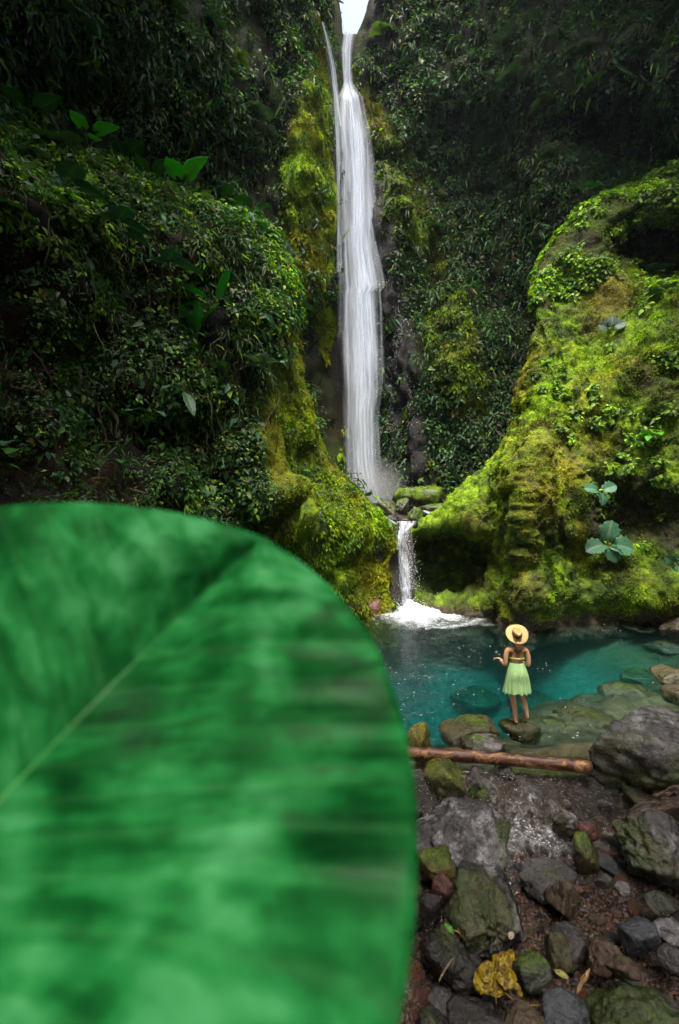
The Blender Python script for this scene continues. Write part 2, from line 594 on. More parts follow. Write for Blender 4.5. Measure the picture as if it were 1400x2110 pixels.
def build_left_bank():
    p = ruled(L_SIL, L_FOOT, 300, 190, back=6, round_=1.5, s0=0.14, bulge=0.6)
    S = Surf(p); u, v = S.u, S.v
    p = push(p, 0.9 * blob(u, v, 770, 1180, 45, 60, 0.4) + 0.7 * blob(u, v, 600, 960, 50, 60, 0.6)
             - 0.5 * blob(u, v, 545, 1000, 30, 120, 0.6) - 0.6 * blob(u, v, 690, 1090, 80, 50, 0.6))
    S = Surf(p)
    ns = p.shape[1]
    k = np.ones(p.shape[:2]); k[:, :ns // 8 + 4] = 0.25
    big_ = sstep(60, 200, l_ridge(S.v) - S.u)
    jj = np.arange(ns + max(0, p.shape[1] - ns))[None, :p.shape[1]]
    big_ = big_ * sstep(ns // 8, ns // 8 + 45, jj)
    a_ = big_ * (1.5 * fbm(p, 3, 22, (0.28, 0.28, 0.34)) + 0.8 * fbm(p, 3, 28, (0.75,) * 3)) + fbm(p, 4, 21, (0.5,) * 3) * 0.5 + np.abs(fbm(p, 4, 23, (1.3, 1.3, 0.9))) * 0.35 + fbm(p, 3, 27, (3.5,) * 3) * 0.10
    S = Surf(p + S.n * (a_ * k)[..., None])
    u, v, p = S.u, S.v, S.p
    edge = l_ridge(v) - u + 55 * fbm(p, 3, 29, (0.8, 0.8, 0.5))
    wid = np.interp(v, [450, 620, 700, 800, 900, 1000, 1100, 1300], [-40, 20, 55, 85, 110, 190, 300, 330])
    mossz = sstep(0, 30, wid - edge) * sstep(560, 680, v)
    S.mossz = mossz
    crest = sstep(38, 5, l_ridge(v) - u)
    col = moss_col(p * [1, 1, 0.5], 0.25, 0.15 * crest, 6)  # light on the crest is painted in as brighter moss colour
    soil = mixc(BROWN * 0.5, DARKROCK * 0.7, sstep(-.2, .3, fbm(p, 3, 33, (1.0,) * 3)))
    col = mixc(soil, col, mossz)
    wetfoot = sstep(0.75, 0.25, p[..., 2])
    col = mixc(col, np.array([0.05, 0.04, 0.025]), wetfoot)
    return S, col
SLB, c_ = build_left_bank()
tag(SLB.build('left_bank', c_, M_MOSS), kind='structure')

# --- right bank spur
R_SIL = [(848, 1096, 17.3), (872, 1073, 17.6), (930, 1034, 17.9), (990, 983, 18.0), (1040, 918, 18.0), (1078, 840, 18.0), (1104, 740, 18.1), (1118, 660, 18.3),
         (1104, 600, 19.3), (1122, 530, 20.0), (1205, 430, 20.2), (1400, 352, 19.4), (1700, 270, 17.5), (2100, 80, 14)]
R_FOOT = [(2.7, 17.1, -.9), (2.95, 17.0, -.9), (3.5, 16.7, -.9), (4.2, 16.3, -.9), (4.9, 15.9, -.9), (5.5, 15.8, -.9), (6.2, 15.8, -.9), (7.1, 16.1, -.9),
          (8.1, 16.6, -.9), (9.3, 17.0, -.9), (10.6, 17.0, -.9), (12.5, 16.2, -.9), (14.5, 14.5, -.9), (18, 11, -.9)]
def build_right_bank():
    p = ruled(R_SIL, R_FOOT, 460, 330, back=5, round_=1.3, s0=0.13, bulge=1.0)
    S = Surf(p); u, v = S.u, S.v
    front = sstep(-30, 60, line_side(u, v, (1040, 912), (1340, 650))) * sstep(1020, 1080, u)       # front spur stands nearer
    front *= 1 - sstep(1330, 1400, u) * sstep(700, 600, v)
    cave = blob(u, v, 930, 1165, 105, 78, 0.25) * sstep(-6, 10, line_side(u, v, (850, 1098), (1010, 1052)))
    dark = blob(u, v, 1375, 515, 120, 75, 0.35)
    p = push(p, -1.5 * front + 2.8 * cave + 3.6 * dark - 0.7 * blob(u, v, 1110, 1000, 70, 120, 0.8)
             + 0.8 * blob(u, v, 1300, 1060, 90, 60, 0.6) + 0.5 * blob(u, v, 1180, 1130, 60, 30, 0.5)
             - 0.5 * blob(u, v, 1110, 1220, 80, 50, 0.7) - 0.6 * blob(u, v, 1330, 1215, 120, 40, 0.7)
             + 0.7 * blob(u, v, 1170, 600, 40, 50, 0.6))
    S = Surf(p)
    ns = p.shape[1]
    k = np.ones(p.shape[:2]); k[:, :ns // 8 + 4] = 0.3
    a_ = fbm(p, 4, 121, (0.55,) * 3) * 0.45 + (0.5 - np.abs(fbm(p, 4, 123, (0.6, 0.6, 0.45)))) * 0.42 + np.abs(fbm(p, 4, 124, (1.9, 1.9, 1.5))) * 0.22 + fbm(p, 3, 127, (4.5,) * 3) * 0.14
    led = (p[..., 2] * 0.9 + 0.35 * p[..., 0] + 1.3 * fbm(p, 3, 129, (0.5,) * 3)) % 1.0
    a_ = a_ + 0.02 * (led ** 2.5) * sstep(-.3, .2, fbm(p, 2, 130, (0.6,) * 3))
    S = Surf(p + S.n * (a_ * k)[..., None])
    u, v, p = S.u, S.v, S.p
    bright = 0.28 * sstep(70, 10, np.abs(line_side(u, v, (860, 1085), (1080, 850)))) - 0.1 - 0.25 * cave  # moss colour lightened for the lit crest, darkened for shade in the cave
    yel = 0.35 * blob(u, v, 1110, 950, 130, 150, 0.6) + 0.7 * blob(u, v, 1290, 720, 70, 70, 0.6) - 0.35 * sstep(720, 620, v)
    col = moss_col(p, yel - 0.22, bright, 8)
    oliv = blob(u, v, 1250, 600, 60, 60, 0.5) + blob(u, v, 1150, 930, 60, 60, 0.6) * 0.6
    col = mixc(col, OLIVE, np.clip(oliv, 0, 1) * 0.6)
    rockz = 0.6 * sstep(0.45, 0.7, 0.8 * blob(u, v, 1085, 1215, 60, 60, 0.6) + 0.6 * fbm(p, 4, 133, (1.2, 1.2, .8)))
    rockz = np.maximum(rockz, 0.35 * sstep(0.45, 0.7, 0.8 * blob(u, v, 1110, 1050, 40, 60, 0.6) + 0.6 * fbm(p, 4, 135, (1.5,) * 3)))
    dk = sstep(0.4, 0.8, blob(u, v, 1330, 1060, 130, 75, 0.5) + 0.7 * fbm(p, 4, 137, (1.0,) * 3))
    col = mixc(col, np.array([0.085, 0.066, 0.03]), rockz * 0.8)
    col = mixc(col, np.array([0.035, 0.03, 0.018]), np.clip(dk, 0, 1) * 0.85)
    wetfoot = sstep(0.55, 0.15, p[..., 2] + 0.3 * fbm(p, 3, 139, (1.5,) * 3))
    col = mixc(col, np.array([0.06, 0.048, 0.03]), wetfoot)
    topz = sstep(40, -20, line_side(u, v, (1090, 650), (1400, 480)) + 60 * fbm(p, 3, 143, (0.9,) * 3)) * (u > 1050)
    col = mixc(col, mixc(BROWN * 0.4, MOSS_D * 1.1, sstep(-.45, .05, fbm(p, 3, 144, (1.2,) * 3))), topz * 0.8)
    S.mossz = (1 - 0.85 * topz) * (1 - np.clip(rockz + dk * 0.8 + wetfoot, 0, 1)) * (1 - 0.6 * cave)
    S.cave = cave
    return S, col
SRB, c_ = build_right_bank()
tag(SRB.build('right_bank', c_, M_MOSS), kind='structure')

# --- upper basin floor between the spurs
def build_basin():
    xs = np.linspace(-1.5, 8, 60); ys = np.linspace(16.9, 30, 70)
    X, Y = np.meshgrid(xs, ys, indexing='ij')
    Z = 2.85 + 0.1 * (Y - 17) + 0.12 * fbm(np.stack([X, Y, X * 0], -1), 4, 140, (0.8,) * 3)
    fy = np.interp(X, [2.7, 3.3, 8], [17.3, 20.5, 21.5])
    Z = np.where(Y < fy, Z - (fy - Y) * 9, Z)
    S = Surf(np.stack([X, Y, Z], -1))
    return S, np.broadcast_to(np.array([0.05, 0.045, 0.035]), S.p.shape)
SB, c_ = build_basin()
tag(SB.build('upper_basin', c_, M_BED), kind='structure')

# --- ground: hillside under the camera, stream bed, pool bowl
def ground_z(x, y):
    p = np.stack([x, y, x * 0], -1)
    pool = 0.08 - 3.3 * np.exp(-(((x - 3.3) / 4.2) ** 2 + ((y - 13.4) / np.where(y < 13.4, 3.0 - 1.1 * sstep(2.5, 5, x), 3.0)) ** 2)) \
           - 0.27 * sstep(6.9, 8.0, y) - 0.35 * sstep(9, 13, y) * sstep(9, 5, x) - 0.9 * sstep(4.2, 1.5, x) * sstep(7.3, 9.5, y)
    run = np.interp(y, [-10, -3, 0.2, 0.7, 2.3, 3.4, 5.7, 6.1, 6.45, 7.1], [15, 4.6, 2.0, 1.9, -0.75, -0.95, -0.64, -0.5, -0.05, -0.06])  # unseen slope behind the camera made steep to block sky light
    z = np.where(y < 6.95, run, np.minimum(pool, 0.06))
    b = sstep(6.8, 7.2, y)
    z = run * (1 - b) + np.minimum(pool, 0.06) * b
    z = z + 0.10 * fbm(p, 4, 150, (0.9,) * 3) * sstep(0, 3, y) + 0.035 * fbm(p, 3, 155, (3.5,) * 3)
    z = z + (0.16 * np.abs(fbm(p, 4, 157, (1.5,) * 3)) + 0.10 * fbm(p, 3, 158, (3.0,) * 3) - 0.07) * sstep(7.2, 8, y)
    side = sstep(4.6, 9, np.abs(x - 1.2)) * sstep(8, 5, y)
    return z + side * 3.0
def build_ground():
    xs = np.concatenate([np.linspace(-14, -3, 30)[:-1], np.linspace(-3, 7, 220), np.linspace(7, 22, 40)[1:]])
    ys = np.concatenate([np.linspace(-10, 2.5, 40)[:-1], np.linspace(2.5, 9, 180), np.linspace(9, 19, 80)[1:]])
    X, Y = np.meshgrid(xs, ys, indexing='ij')
    Z = ground_z(X, Y)
    S = Surf(np.stack([X, Y, Z], -1))
    if S.flip: pass
    p = S.p
    n1 = fbm(p, 4, 160, (1.3,) * 3)
    col = mixc(np.array([0.022, 0.015, 0.011]), np.array([0.055, 0.034, 0.023]), sstep(-0.3, 0.4, n1))
    bed = sstep(6.5, 7.0, Y)
    sub = mixc(np.array([0.045, 0.045, 0.022]), np.array([0.13, 0.12, 0.06]), sstep(-0.3, 0.4, n1))
    deep = sstep(-0.8, -1.8, Z)
    sub = mixc(sub, np.array([0.18, 0.20, 0.16]), deep)
    return S, mixc(col, sub, bed)
SG, c_ = build_ground()
tag(SG.build('stream_bed', c_, M_BED), kind='structure')

# gorge walls that go on beside and behind the camera (out of the frame, they close off the sky)
def build_side(name, xs_, seed, lean_=0.03):
    ys = np.linspace(-16, 9.5, 50); zs = np.linspace(-2, 26, 50)
    Yg, Zg = np.meshgrid(ys, zs, indexing='ij')
    Xg = np.interp(Yg, [-16, -6, 4, 9.5], xs_) * (1 + 0.012 * Zg - lean_ * np.maximum(0, Zg - 9))
    p = np.stack([Xg, Yg, Zg], -1)
    p[..., 0] += 1.2 * fbm(p, 4, seed, (0.25,) * 3)
    S = Surf(p)
    return S, mixc(MOSS_D, BROWN, sstep(-.3, .4, fbm(p, 3, seed + 3, (0.5,) * 3)))
S_, c_ = build_side('left_gorge_wall', [-8, -10, -10, -9.5], 200, 0.062)  # stronger lean: unseen overhang shaped to shade the left bank
tag(S_.build('left_gorge_wall', c_, M_CLIFF), kind='structure')
S_, c_ = build_side('right_gorge_wall', [9, 12, 15, 18.5], 210)
tag(S_.build('right_gorge_wall', c_, M_CLIFF), kind='structure')

BV = {}
for nm, S_ in (('SL', SL), ('SR', SR), ('SLB', SLB), ('SRB', SRB), ('SG', SG), ('SB', SB)):
    BV[nm] = BVHTree.FromPolygons([tuple(q) for q in S_.p.reshape(-1, 3)], [tuple(map(int, t)) for t in grid_faces(*S_.p.shape[:2])])

def hit(u, v, names):
    d = Vector(((u - 700) / F, 1.0, -(v - 1055) / F))
    best = None
    for nm in names:
        loc, nr, idx, dist = BV[nm].ray_cast(Vector((0, 0, CAMZ)), d.normalized())
        if loc is not None and (best is None or dist < best[2]):
            if nr.dot(d) > 0: nr = -nr
            best = (loc, nr, dist)
    return best
#SECTION2
# ================================================================ water
def mat_pool():
    b = MB('pool_water')
    v = b.coords((1, 1, 1))
    n1 = b.noise(v, 3.2, 3, 0.6, 0.8)
    n2 = b.noise(v, 14, 3, 0.6, 0.5)
    nr = b.bump(b.math('ADD', n1, b.math('MULTIPLY', n2, 0.40)), 0.5, 0.07)
    fr = b.n('Fresnel'); fr.inputs['IOR'].default_value = 1.33
    b.l(nr, fr.inputs['Normal'])
    tr = b.n('BsdfTransparent')
    gl = b.n('BsdfGlossy'); gl.inputs['Roughness'].default_value = 0.04
    b.l(nr, gl.inputs['Normal'])
    mx = b.n('MixShader')
    b.l(fr.outputs[0], mx.inputs[0]); b.l(tr.outputs[0], mx.inputs[1]); b.l(gl.outputs[0], mx.inputs[2])
    va = b.n('VolumeAbsorption')
    va.inputs['Color'].default_value = (0.05, 0.78, 0.80, 1)
    va.inputs['Density'].default_value = 0.55
    vsc = b.n('VolumeScatter')
    vsc.inputs['Color'].default_value = (0.2, 0.9, 0.95, 1)
    vsc.inputs['Density'].default_value = 0.012
    ad = b.n('AddShader')
    b.l(va.outputs[0], ad.inputs[0]); b.l(vsc.outputs[0], ad.inputs[1])
    b.l(ad.outputs[0], b.out.inputs['Volume'])
    return b.done(mx.outputs[0])
M_POOL = mat_pool()

def build_pool():
    xs = np.linspace(-6.5, 13.5, 160); ys = np.linspace(6.5, 18.6, 110)
    X, Y = np.meshgrid(xs, ys, indexing='ij')
    p2 = np.stack([X, Y, X * 0], -1)
    near = np.exp(-(((X - 2.4) / 2.6) ** 2 + ((Y - 16) / 2.5) ** 2))
    Z = 0.012 * fbm(p2, 3, 300, (1.6,) * 3) + 0.05 * near * fbm(p2, 4, 305, (2.2,) * 3)
    n, m = X.shape
    top = np.stack([X, Y, Z], -1).reshape(-1, 3)
    bot = top.copy(); bot[:, 2] = -5
    f = grid_faces(n, m)
    N = n * m
    idx = np.arange(N).reshape(n, m)
    rim = np.concatenate([idx[0, :], idx[1:, -1], idx[-1, -2::-1], idx[-2:0:-1, 0]])
    r2 = np.roll(rim, -1)
    faces = np.vstack([f, f[:, ::-1] + N, np.stack([rim, rim + N, r2 + N, r2], -1)[:, ::-1]])
    me = raw_mesh('pool_water', np.vstack([top, bot]), faces)
    import bmesh
    bm = bmesh.new(); bm.from_mesh(me)
    bmesh.ops.recalc_face_normals(bm, faces=bm.faces)
    bm.to_mesh(me); bm.free()
    return tag(link('pool_water', me, M_POOL), kind='structure')
build_pool()

def mat_stream():
    b = MB('stream_water')
    v = b.coords()
    n1 = b.noise(v, 7, 4, 0.65, 1.0)
    n2 = b.noise(v, 30, 3, 0.6, 0.5)
    h = b.math('ADD', n1, b.math('MULTIPLY', n2, 0.35))
    nr = b.bump(h, 0.6, 0.05)
    fr = b.n('Fresnel'); fr.inputs['IOR'].default_value = 1.3
    b.l(nr, fr.inputs['Normal'])
    tr = b.n('BsdfTransparent'); tr.inputs[0].default_value = (0.93, 0.95, 0.95, 1)
    gl = b.n('BsdfGlossy'); gl.inputs['Roughness'].default_value = 0.06
    b.l(nr, gl.inputs['Normal'])
    mx = b.n('MixShader')
    b.l(fr.outputs[0], mx.inputs[0]); b.l(tr.outputs[0], mx.inputs[1]); b.l(gl.outputs[0], mx.inputs[2])
    # white broken water where the attribute says so
    wh = b.princ((0.82, 0.85, 0.9), 0.5, 0.4, nr)
    at = b.attr('col')
    fo = b.math('MULTIPLY', b.ramp(b.math('ABSOLUTE', b.math('SUBTRACT', b.noise(b.coords((1.2, 1.6, 1)), 6, 5, 0.65, 1.0), 0.5)), [(0.0, (1, 1, 1)), (0.12, (0, 0, 0))]), b.math('MULTIPLY', at.outputs['Fac'], b.ramp(b.noise(b.coords((1, 2.2, 1)), 13, 4, 0.65, 1.0), [(0.40, (0, 0, 0)), (0.66, (1, 1, 1))])))
    m2 = b.n('MixShader')
    b.l(fo, m2.inputs[0]); b.l(mx.outputs[0], m2.inputs[1]); b.l(wh.outputs[0], m2.inputs[2])
    return b.done(m2.outputs[0])
M_STREAM = mat_stream()

def build_stream():
    xs = np.linspace(0.6, 6.2, 150); ys = np.linspace(2.7, 7.3, 130)
    X, Y = np.meshgrid(xs, ys, indexing='ij')
    run = np.interp(Y, [2.7, 3.4, 5.7, 6.05, 6.4, 6.6, 7.0], [-0.93, -0.91, -0.61, -0.46, -0.01, 0.02, -0.02])
    p2 = np.stack([X, Y, X * 0], -1)
    ripple = 0.03 * fbm(p2, 4, 310, (3,) * 3) * sstep(6.8, 6.5, Y) + 0.05 * np.abs(fbm(p2, 4, 312, (4.5,) * 3)) * sstep(5.7, 6.0, Y) * sstep(6.6, 6.3, Y)
    Z = run + ripple - 0.05 * sstep(5.7, 5.4, Y)
    wx = np.abs(X - np.interp(Y, [2.7, 4.5, 5.6, 6.3, 7], [3.4, 2.6, 2.3, 2.2, 2.3]))
    wfoam = 0.75 * sstep(5.7, 5.9, Y) * sstep(6.4, 6.2, Y) * sstep(0.9, 0.4, wx) * sstep(-.45, .1, fbm(p2, 4, 314, (2.6,) * 3)) + 0.0 * sstep(5.4, 5.6, Y) * sstep(5.95, 5.8, Y) * sstep(1.0, .3, wx)
    col = np.repeat(np.clip(wfoam, 0, 1)[..., None], 3, -1)
    me = raw_mesh('stream_water', np.stack([X, Y, Z], -1), grid_faces(*X.shape), col)
    return tag(link('stream_water', me, M_STREAM), kind='structure')
build_stream()

# ---------------------------------------------------------------- falling water
def mat_fall(name, fx, fy, lo, hi, edge=0.12, dens=1.0, seed=0.0):
    b = MB(name)
    at = b.attr('flow')
    sx = b.n('SeparateXYZ'); b.l(at.outputs['Vector'], sx.inputs[0])
    cx = b.n('CombineXYZ')
    b.l(b.math('MULTIPLY', sx.outputs[0], fx), cx.inputs[0]); b.l(b.math('MULTIPLY', sx.outputs[1], fy), cx.inputs[1])
    cx.inputs[2].default_value = seed
    n1 = b.noise(cx.outputs[0], 1.0, 4, 0.5, 0.3)
    cy = b.n('CombineXYZ')
    b.l(b.math('MULTIPLY', sx.outputs[0], fx * 3.7), cy.inputs[0]); b.l(b.math('MULTIPLY', sx.outputs[1], fy * 5), cy.inputs[1])
    cy.inputs[2].default_value = seed + 4
    n2 = b.noise(cy.outputs[0], 1.0, 3, 0.5, 0.3)
    nn = b.math('ADD', b.math('MULTIPLY', n1, 0.72), b.math('MULTIPLY', n2, 0.28))
    al = b.ramp(nn, [(lo, (0, 0, 0)), (hi, (1, 1, 1))])
    # soft edges across the sheet (flow.x runs -1..1)
    ed = b.math('SUBTRACT', 1.0, b.math('ABSOLUTE', sx.outputs[0]))
    er = b.ramp(b.math('ADD', ed, b.math('MULTIPLY', b.math('SUBTRACT', nn, 0.5), 1.2)), [(0.02, (0, 0, 0)), (edge, (1, 1, 1))])
    al = b.math('MULTIPLY', b.math('MULTIPLY', al, er), dens)
    nr = b.bump(nn, 0.3, 0.15)
    p = b.princ((0.80, 0.88, 1.0), 0.6, 0.2, nr)
    tl = b.n('BsdfTranslucent'); tl.inputs[0].default_value = (0.80, 0.88, 1.0, 1)
    m1 = b.n('MixShader'); m1.inputs[0].default_value = 0.4
    b.l(p.outputs[0], m1.inputs[1]); b.l(tl.outputs[0], m1.inputs[2])
    t = b.n('BsdfTransparent')
    m2 = b.n('MixShader')
    b.l(al, m2.inputs[0]); b.l(t.outputs[0], m2.inputs[1]); b.l(m1.outputs[0], m2.inputs[2])
    return b.done(m2.outputs[0])

def fall_sheet(edges, dep, nv, nu, bulge, seed, amp=0.06, vfreq=0.5):
    """edges: rows of (v, uL, uR); a bulging curtain with lengthwise folds"""
    e_ = np.array(edges, float)
    v = np.linspace(e_[0, 0], e_[-1, 0], nv)
    uL, uR = np.interp(v, e_[:, 0], e_[:, 1]), np.interp(v, e_[:, 0], e_[:, 2])
    d = dep(v)
    a_ = np.linspace(-1, 1, nu)
    U = (uL + uR)[:, None] / 2 + (uR - uL)[:, None] / 2 * a_[None]
    D = d[:, None] - bulge * np.sqrt(np.maximum(0, 1 - a_[None] ** 2)) + 0 * U
    V = v[:, None] + 0 * U
    p = np.stack([(U - 700) / F * D, D, CAMZ - (V - 1055) / F * D], -1)
    fold = fbm(np.stack([a_[None] * 5 + 0 * U, V * 0.006 * vfreq * 2, 0 * U], -1), 4, seed)
    p[..., 1] -= amp * 4 * fold
    z0 = p[..., 2]
    return p, np.stack([a_[None] + 0 * U, (z0.max() - z0)], -1)

M_FALL = [mat_fall('fall_water_%d' % k, fx, fy, lo, hi, ed, dn, k * 7.7) for k, (fx, fy, lo, hi, ed, dn) in enumerate(
    [(1.3, 0.06, 0.28, 0.56, 0.8, 0.93), (1.8, 0.08, 0.38, 0.66, 0.85, 0.82), (2.4, 0.10, 0.44, 0.72, 0.8, 0.65), (1.2, 0.12, 0.38, 0.70, 0.95, 0.45)])]

EMain = [(64, 709, 732), (105, 704, 727), (150, 706, 726), (175, 708, 729), (200, 703, 743), (260, 699, 757), (320, 701, 763), (430, 701, 769), (500, 701, 772),
         (570, 703, 784), (592, 704, 787), (604, 704, 776), (700, 700, 786), (800, 704, 788), (860, 707, 780), (950, 710, 784), (1000, 714, 792), (1036, 726, 806)]
def dmain(v):
    return np.interp(v, [64, 170, 200, 1036], [29.0, 28.6, 27.6, 25.8])
EMain = [(v, l - 2 - 6 * (v > 180), r + 2 + 7 * (v > 180)) for v, l, r in EMain]
wf = bpy.data.objects.new('waterfall', None); COL.objects.link(wf)
tag(wf, 'tall narrow white waterfall dropping through the mossy gorge', 'waterfall')
wf.location = P(765, 1030, 25.8)
def wpart(name, p, uv, m, par):
    me = raw_mesh(name, p - np.array(par.location), grid_faces(*p.shape[:2]), None, True, uv)
    return link(name, me, m, par)
p_, uv_ = fall_sheet(EMain, dmain, 260, 60, 0.5, 400); wpart('curtain', p_, uv_, M_FALL[0], wf)
E2 = [(v, l + 0.12 * (r - l), r - 0.10 * (r - l)) for v, l, r in EMain]
p_, uv_ = fall_sheet(E2, lambda v: dmain(v) - 0.35, 260, 60, 0.5, 410, 0.09); wpart('curtain', p_, uv_, M_FALL[1], wf)
E3 = [(v, l + 0.2 * (r - l) - 3, r - 0.06 * (r - l) + 5 * (v > 500)) for v, l, r in EMain]
p_, uv_ = fall_sheet(E3, lambda v: dmain(v) - 0.75, 260, 60, 0.4, 420, 0.10); wpart('veil', p_, uv_, M_FALL[2], wf)
for k, (vs0, vs1, u0, u1, w0, w1) in enumerate([(580, 790, 783, 790, 2, 5), (200, 1010, 722, 752, 3, 9), (330, 1020, 742, 735, 3, 8), (420, 1025, 712, 722, 3, 6),
                                               (500, 1000, 758, 770, 3, 8), (250, 800, 735, 745, 4, 7), (600, 1030, 745, 758, 4, 8)]):
    E_ = [(v, lerp(u0, u1, t) - lerp(w0, w1, t), lerp(u0, u1, t) + lerp(w0, w1, t)) for t, v in ((0, vs0), (.3, lerp(vs0, vs1, .3)), (.6, lerp(vs0, vs1, .6)), (1, vs1))]
    p_, uv_ = fall_sheet(E_, lambda v: dmain(v) - 0.95 - 0.05 * k, 90, 12, 0.15, 430 + k, 0.03); wpart('strand', p_, uv_, M_FALL[3], wf)
# side trickle falling from a higher notch on the left
E_ = [(44, 662, 667), (80, 668, 682), (140, 676, 696), (200, 682, 703), (290, 688, 706), (380, 690, 706), (560, 692, 704)]
def dside(v): return np.interp(v, [44, 140, 300, 560], [25.9, 26.2, 26.4, 26.2])
M_SIDE = mat_fall('fall_water_side', 2.6, 0.12, 0.38, 0.64, 0.8, 0.7, 51)
p_, uv_ = fall_sheet(E_, dside, 130, 24, 0.3, 450, 0.05); wpart('side_trickle', p_, uv_, M_SIDE, wf)
E_ = [(44, 662, 668), (90, 671, 681), (140, 681, 691), (200, 690, 698), (260, 699, 707)]
p_, uv_ = fall_sheet(E_, lambda v: dside(v) - .3, 80, 12, 0.2, 455, 0.03); wpart('side_trickle', p_, uv_, M_SIDE, wf)

# droplets: small white blobs thrown from broken water, one mesh
_oct_v = np.array([[1, 0, 0], [-1, 0, 0], [0, 1, 0], [0, -1, 0], [0, 0, 1], [0, 0, -1]], float)
_oct_f = np.array([[0, 2, 4], [2, 1, 4], [1, 3, 4], [3, 0, 4], [2, 0, 5], [1, 2, 5], [3, 1, 5], [0, 3, 5]])
def blobs(pos, rad, stretch=None):
    n = len(pos)
    sc = np.asarray(rad)[:, None] * (np.ones(3) if stretch is None else np.asarray(stretch))
    v = pos[:, None] + _oct_v[None] * sc[:, None]
    f = _oct_f[None] + (np.arange(n) * 6)[:, None, None]
    return v.reshape(-1, 3), f.reshape(-1, 3)
def mat_foam(name, c=(0.85, 0.88, 0.92)):
    b = MB(name)
    nz = b.noise(b.coords(), 12, 4)
    return b.done(b.princ(b.ramp(nz, [(0.3, tuple(x * 0.85 for x in c)), (0.7, c)]), 0.6, 0.3).outputs[0])
M_FOAM = mat_foam('foam_white')

r_ = np.random.default_rng(9)
def spray(name, n, cen, sig, rad, parent, st=None):
    pos = r_.normal(size=(n, 3)) * sig
    pos[:, 2] = np.abs(pos[:, 2])
    v, f = blobs(pos, r_.uniform(*rad, n), st)
    me = raw_mesh(name, v + (np.asarray(cen) - np.array(parent.location)), f)
    return tag(link(name, me, M_FOAM, parent), kind='stuff')
spray('spray', 3000, P(772, 1030, 25.4), (0.75, 0.4, 0.8), (0.003, 0.009), wf, (1, 1, 2.2))

def mist(cen, size, dens, parent):
    b = MB('spray_mist')
    tc = b.n('TexCoord')
    g = b.n('TexGradient', gradient_type='SPHERICAL'); b.l(tc.outputs['Object'], g.inputs['Vector'])
    vol = b.n('VolumePrincipled'); vol.inputs['Color'].default_value = (0.93, 0.95, 1, 1)
    vol.inputs['Anisotropy'].default_value = 0.2
    b.l(b.math('MULTIPLY', b.math('POWER', g.outputs['Fac'], 1.3), dens), vol.inputs['Density'])
    b.l(vol.outputs[0], b.out.inputs['Volume'])
    v, f = ICO3
    o = tag(link('mist', raw_mesh('mist', v, f), b.m, parent), kind='stuff')
    o.location = Vector(cen) - parent.location
    o.scale = size
    return o
pos_, nr_ = SR.sample(1500, lambda u, v, p, n: SR.wet[:-1, :-1] * (u > 770) * sstep(.0, .3, fbm(p, 4, 340, (1.2, 1.2, .35))), 46)
v, f = blobs(pos_ + nr_ * 0.05, r_.uniform(0.004, 0.010, 1500), (1, 1, 4.0))
tag(link('trickle', raw_mesh('trickle', v - np.array(wf.location), f), M_FOAM, wf), kind='stuff')  # white blobs standing in for light glinting on the wet trickles
MIST_TODO = [(P(775, 1010, 25.0), (1.9, 1.1, 2.0), 0.9, wf)]

# ---------------------------------------------------------------- lower cascade
cs = bpy.data.objects.new('cascade', None); COL.objects.link(cs)
cs.location = (2.45, 16.5, 0)
tag(cs, 'short white cascade spilling from the upper rocks into the teal pool', 'waterfall')
ELow = [(1074, 812, 860), (1084, 814, 852), (1092, 816, 845), (1110, 816, 841), (1150, 818, 843), (1190, 822, 847), (1220, 826, 849), (1248, 826, 852)]
def dlow(v): return np.interp(v, [1074, 1090, 1110, 1248], [17.35, 17.0, 16.75, 16.45])
M_LOW = [mat_fall('cascade_water_%d' % k, fx, fy, lo, hi, ed, dn, 90 + k * 5) for k, (fx, fy, lo, hi, ed, dn) in enumerate(
    [(2.0, 0.8, 0.34, 0.64, 0.5, 0.85), (3.4, 2.4, 0.44, 0.64, 0.5, 0.8)])]
p_, uv_ = fall_sheet(ELow, dlow, 90, 30, 0.22, 470, 0.04, 3); wpart('curtain', p_, uv_, M_LOW[0], cs)
p_, uv_ = fall_sheet(ELow, lambda v: dlow(v) - .14, 90, 30, 0.22, 475, 0.06, 4); wpart('curtain', p_, uv_, M_LOW[1], cs)
for E_, d0, d1 in (([(1064, 788, 797), (1070, 797, 808), (1080, 812, 822)], 18.3, 17.3), ([(1052, 868, 882), (1058, 874, 900), (1063, 888, 904)], 19.6, 18.9), ([(1078, 836, 862), (1084, 834, 856), (1092, 830, 846)], 17.5, 17.05)):
    v0, v1 = E_[0][0], E_[-1][0]
    p_, uv_ = fall_sheet(E_, lambda v: np.interp(v, [v0, v1], [d0, d1]), 24, 16, 0.08, 480, 0.02, 4); wpart('rivulet', p_, uv_, M_LOW[0], cs)
spray('spray', 900, (2.45, 16.3, 0.05), (0.35, 0.3, 0.25), (0.004, 0.012), cs, (1, 1, 1.5))
spray('spray', 500, (2.45, 16.4, 0.9), (0.16, 0.12, 0.9), (0.004, 0.010), cs, (1, 1, 2))

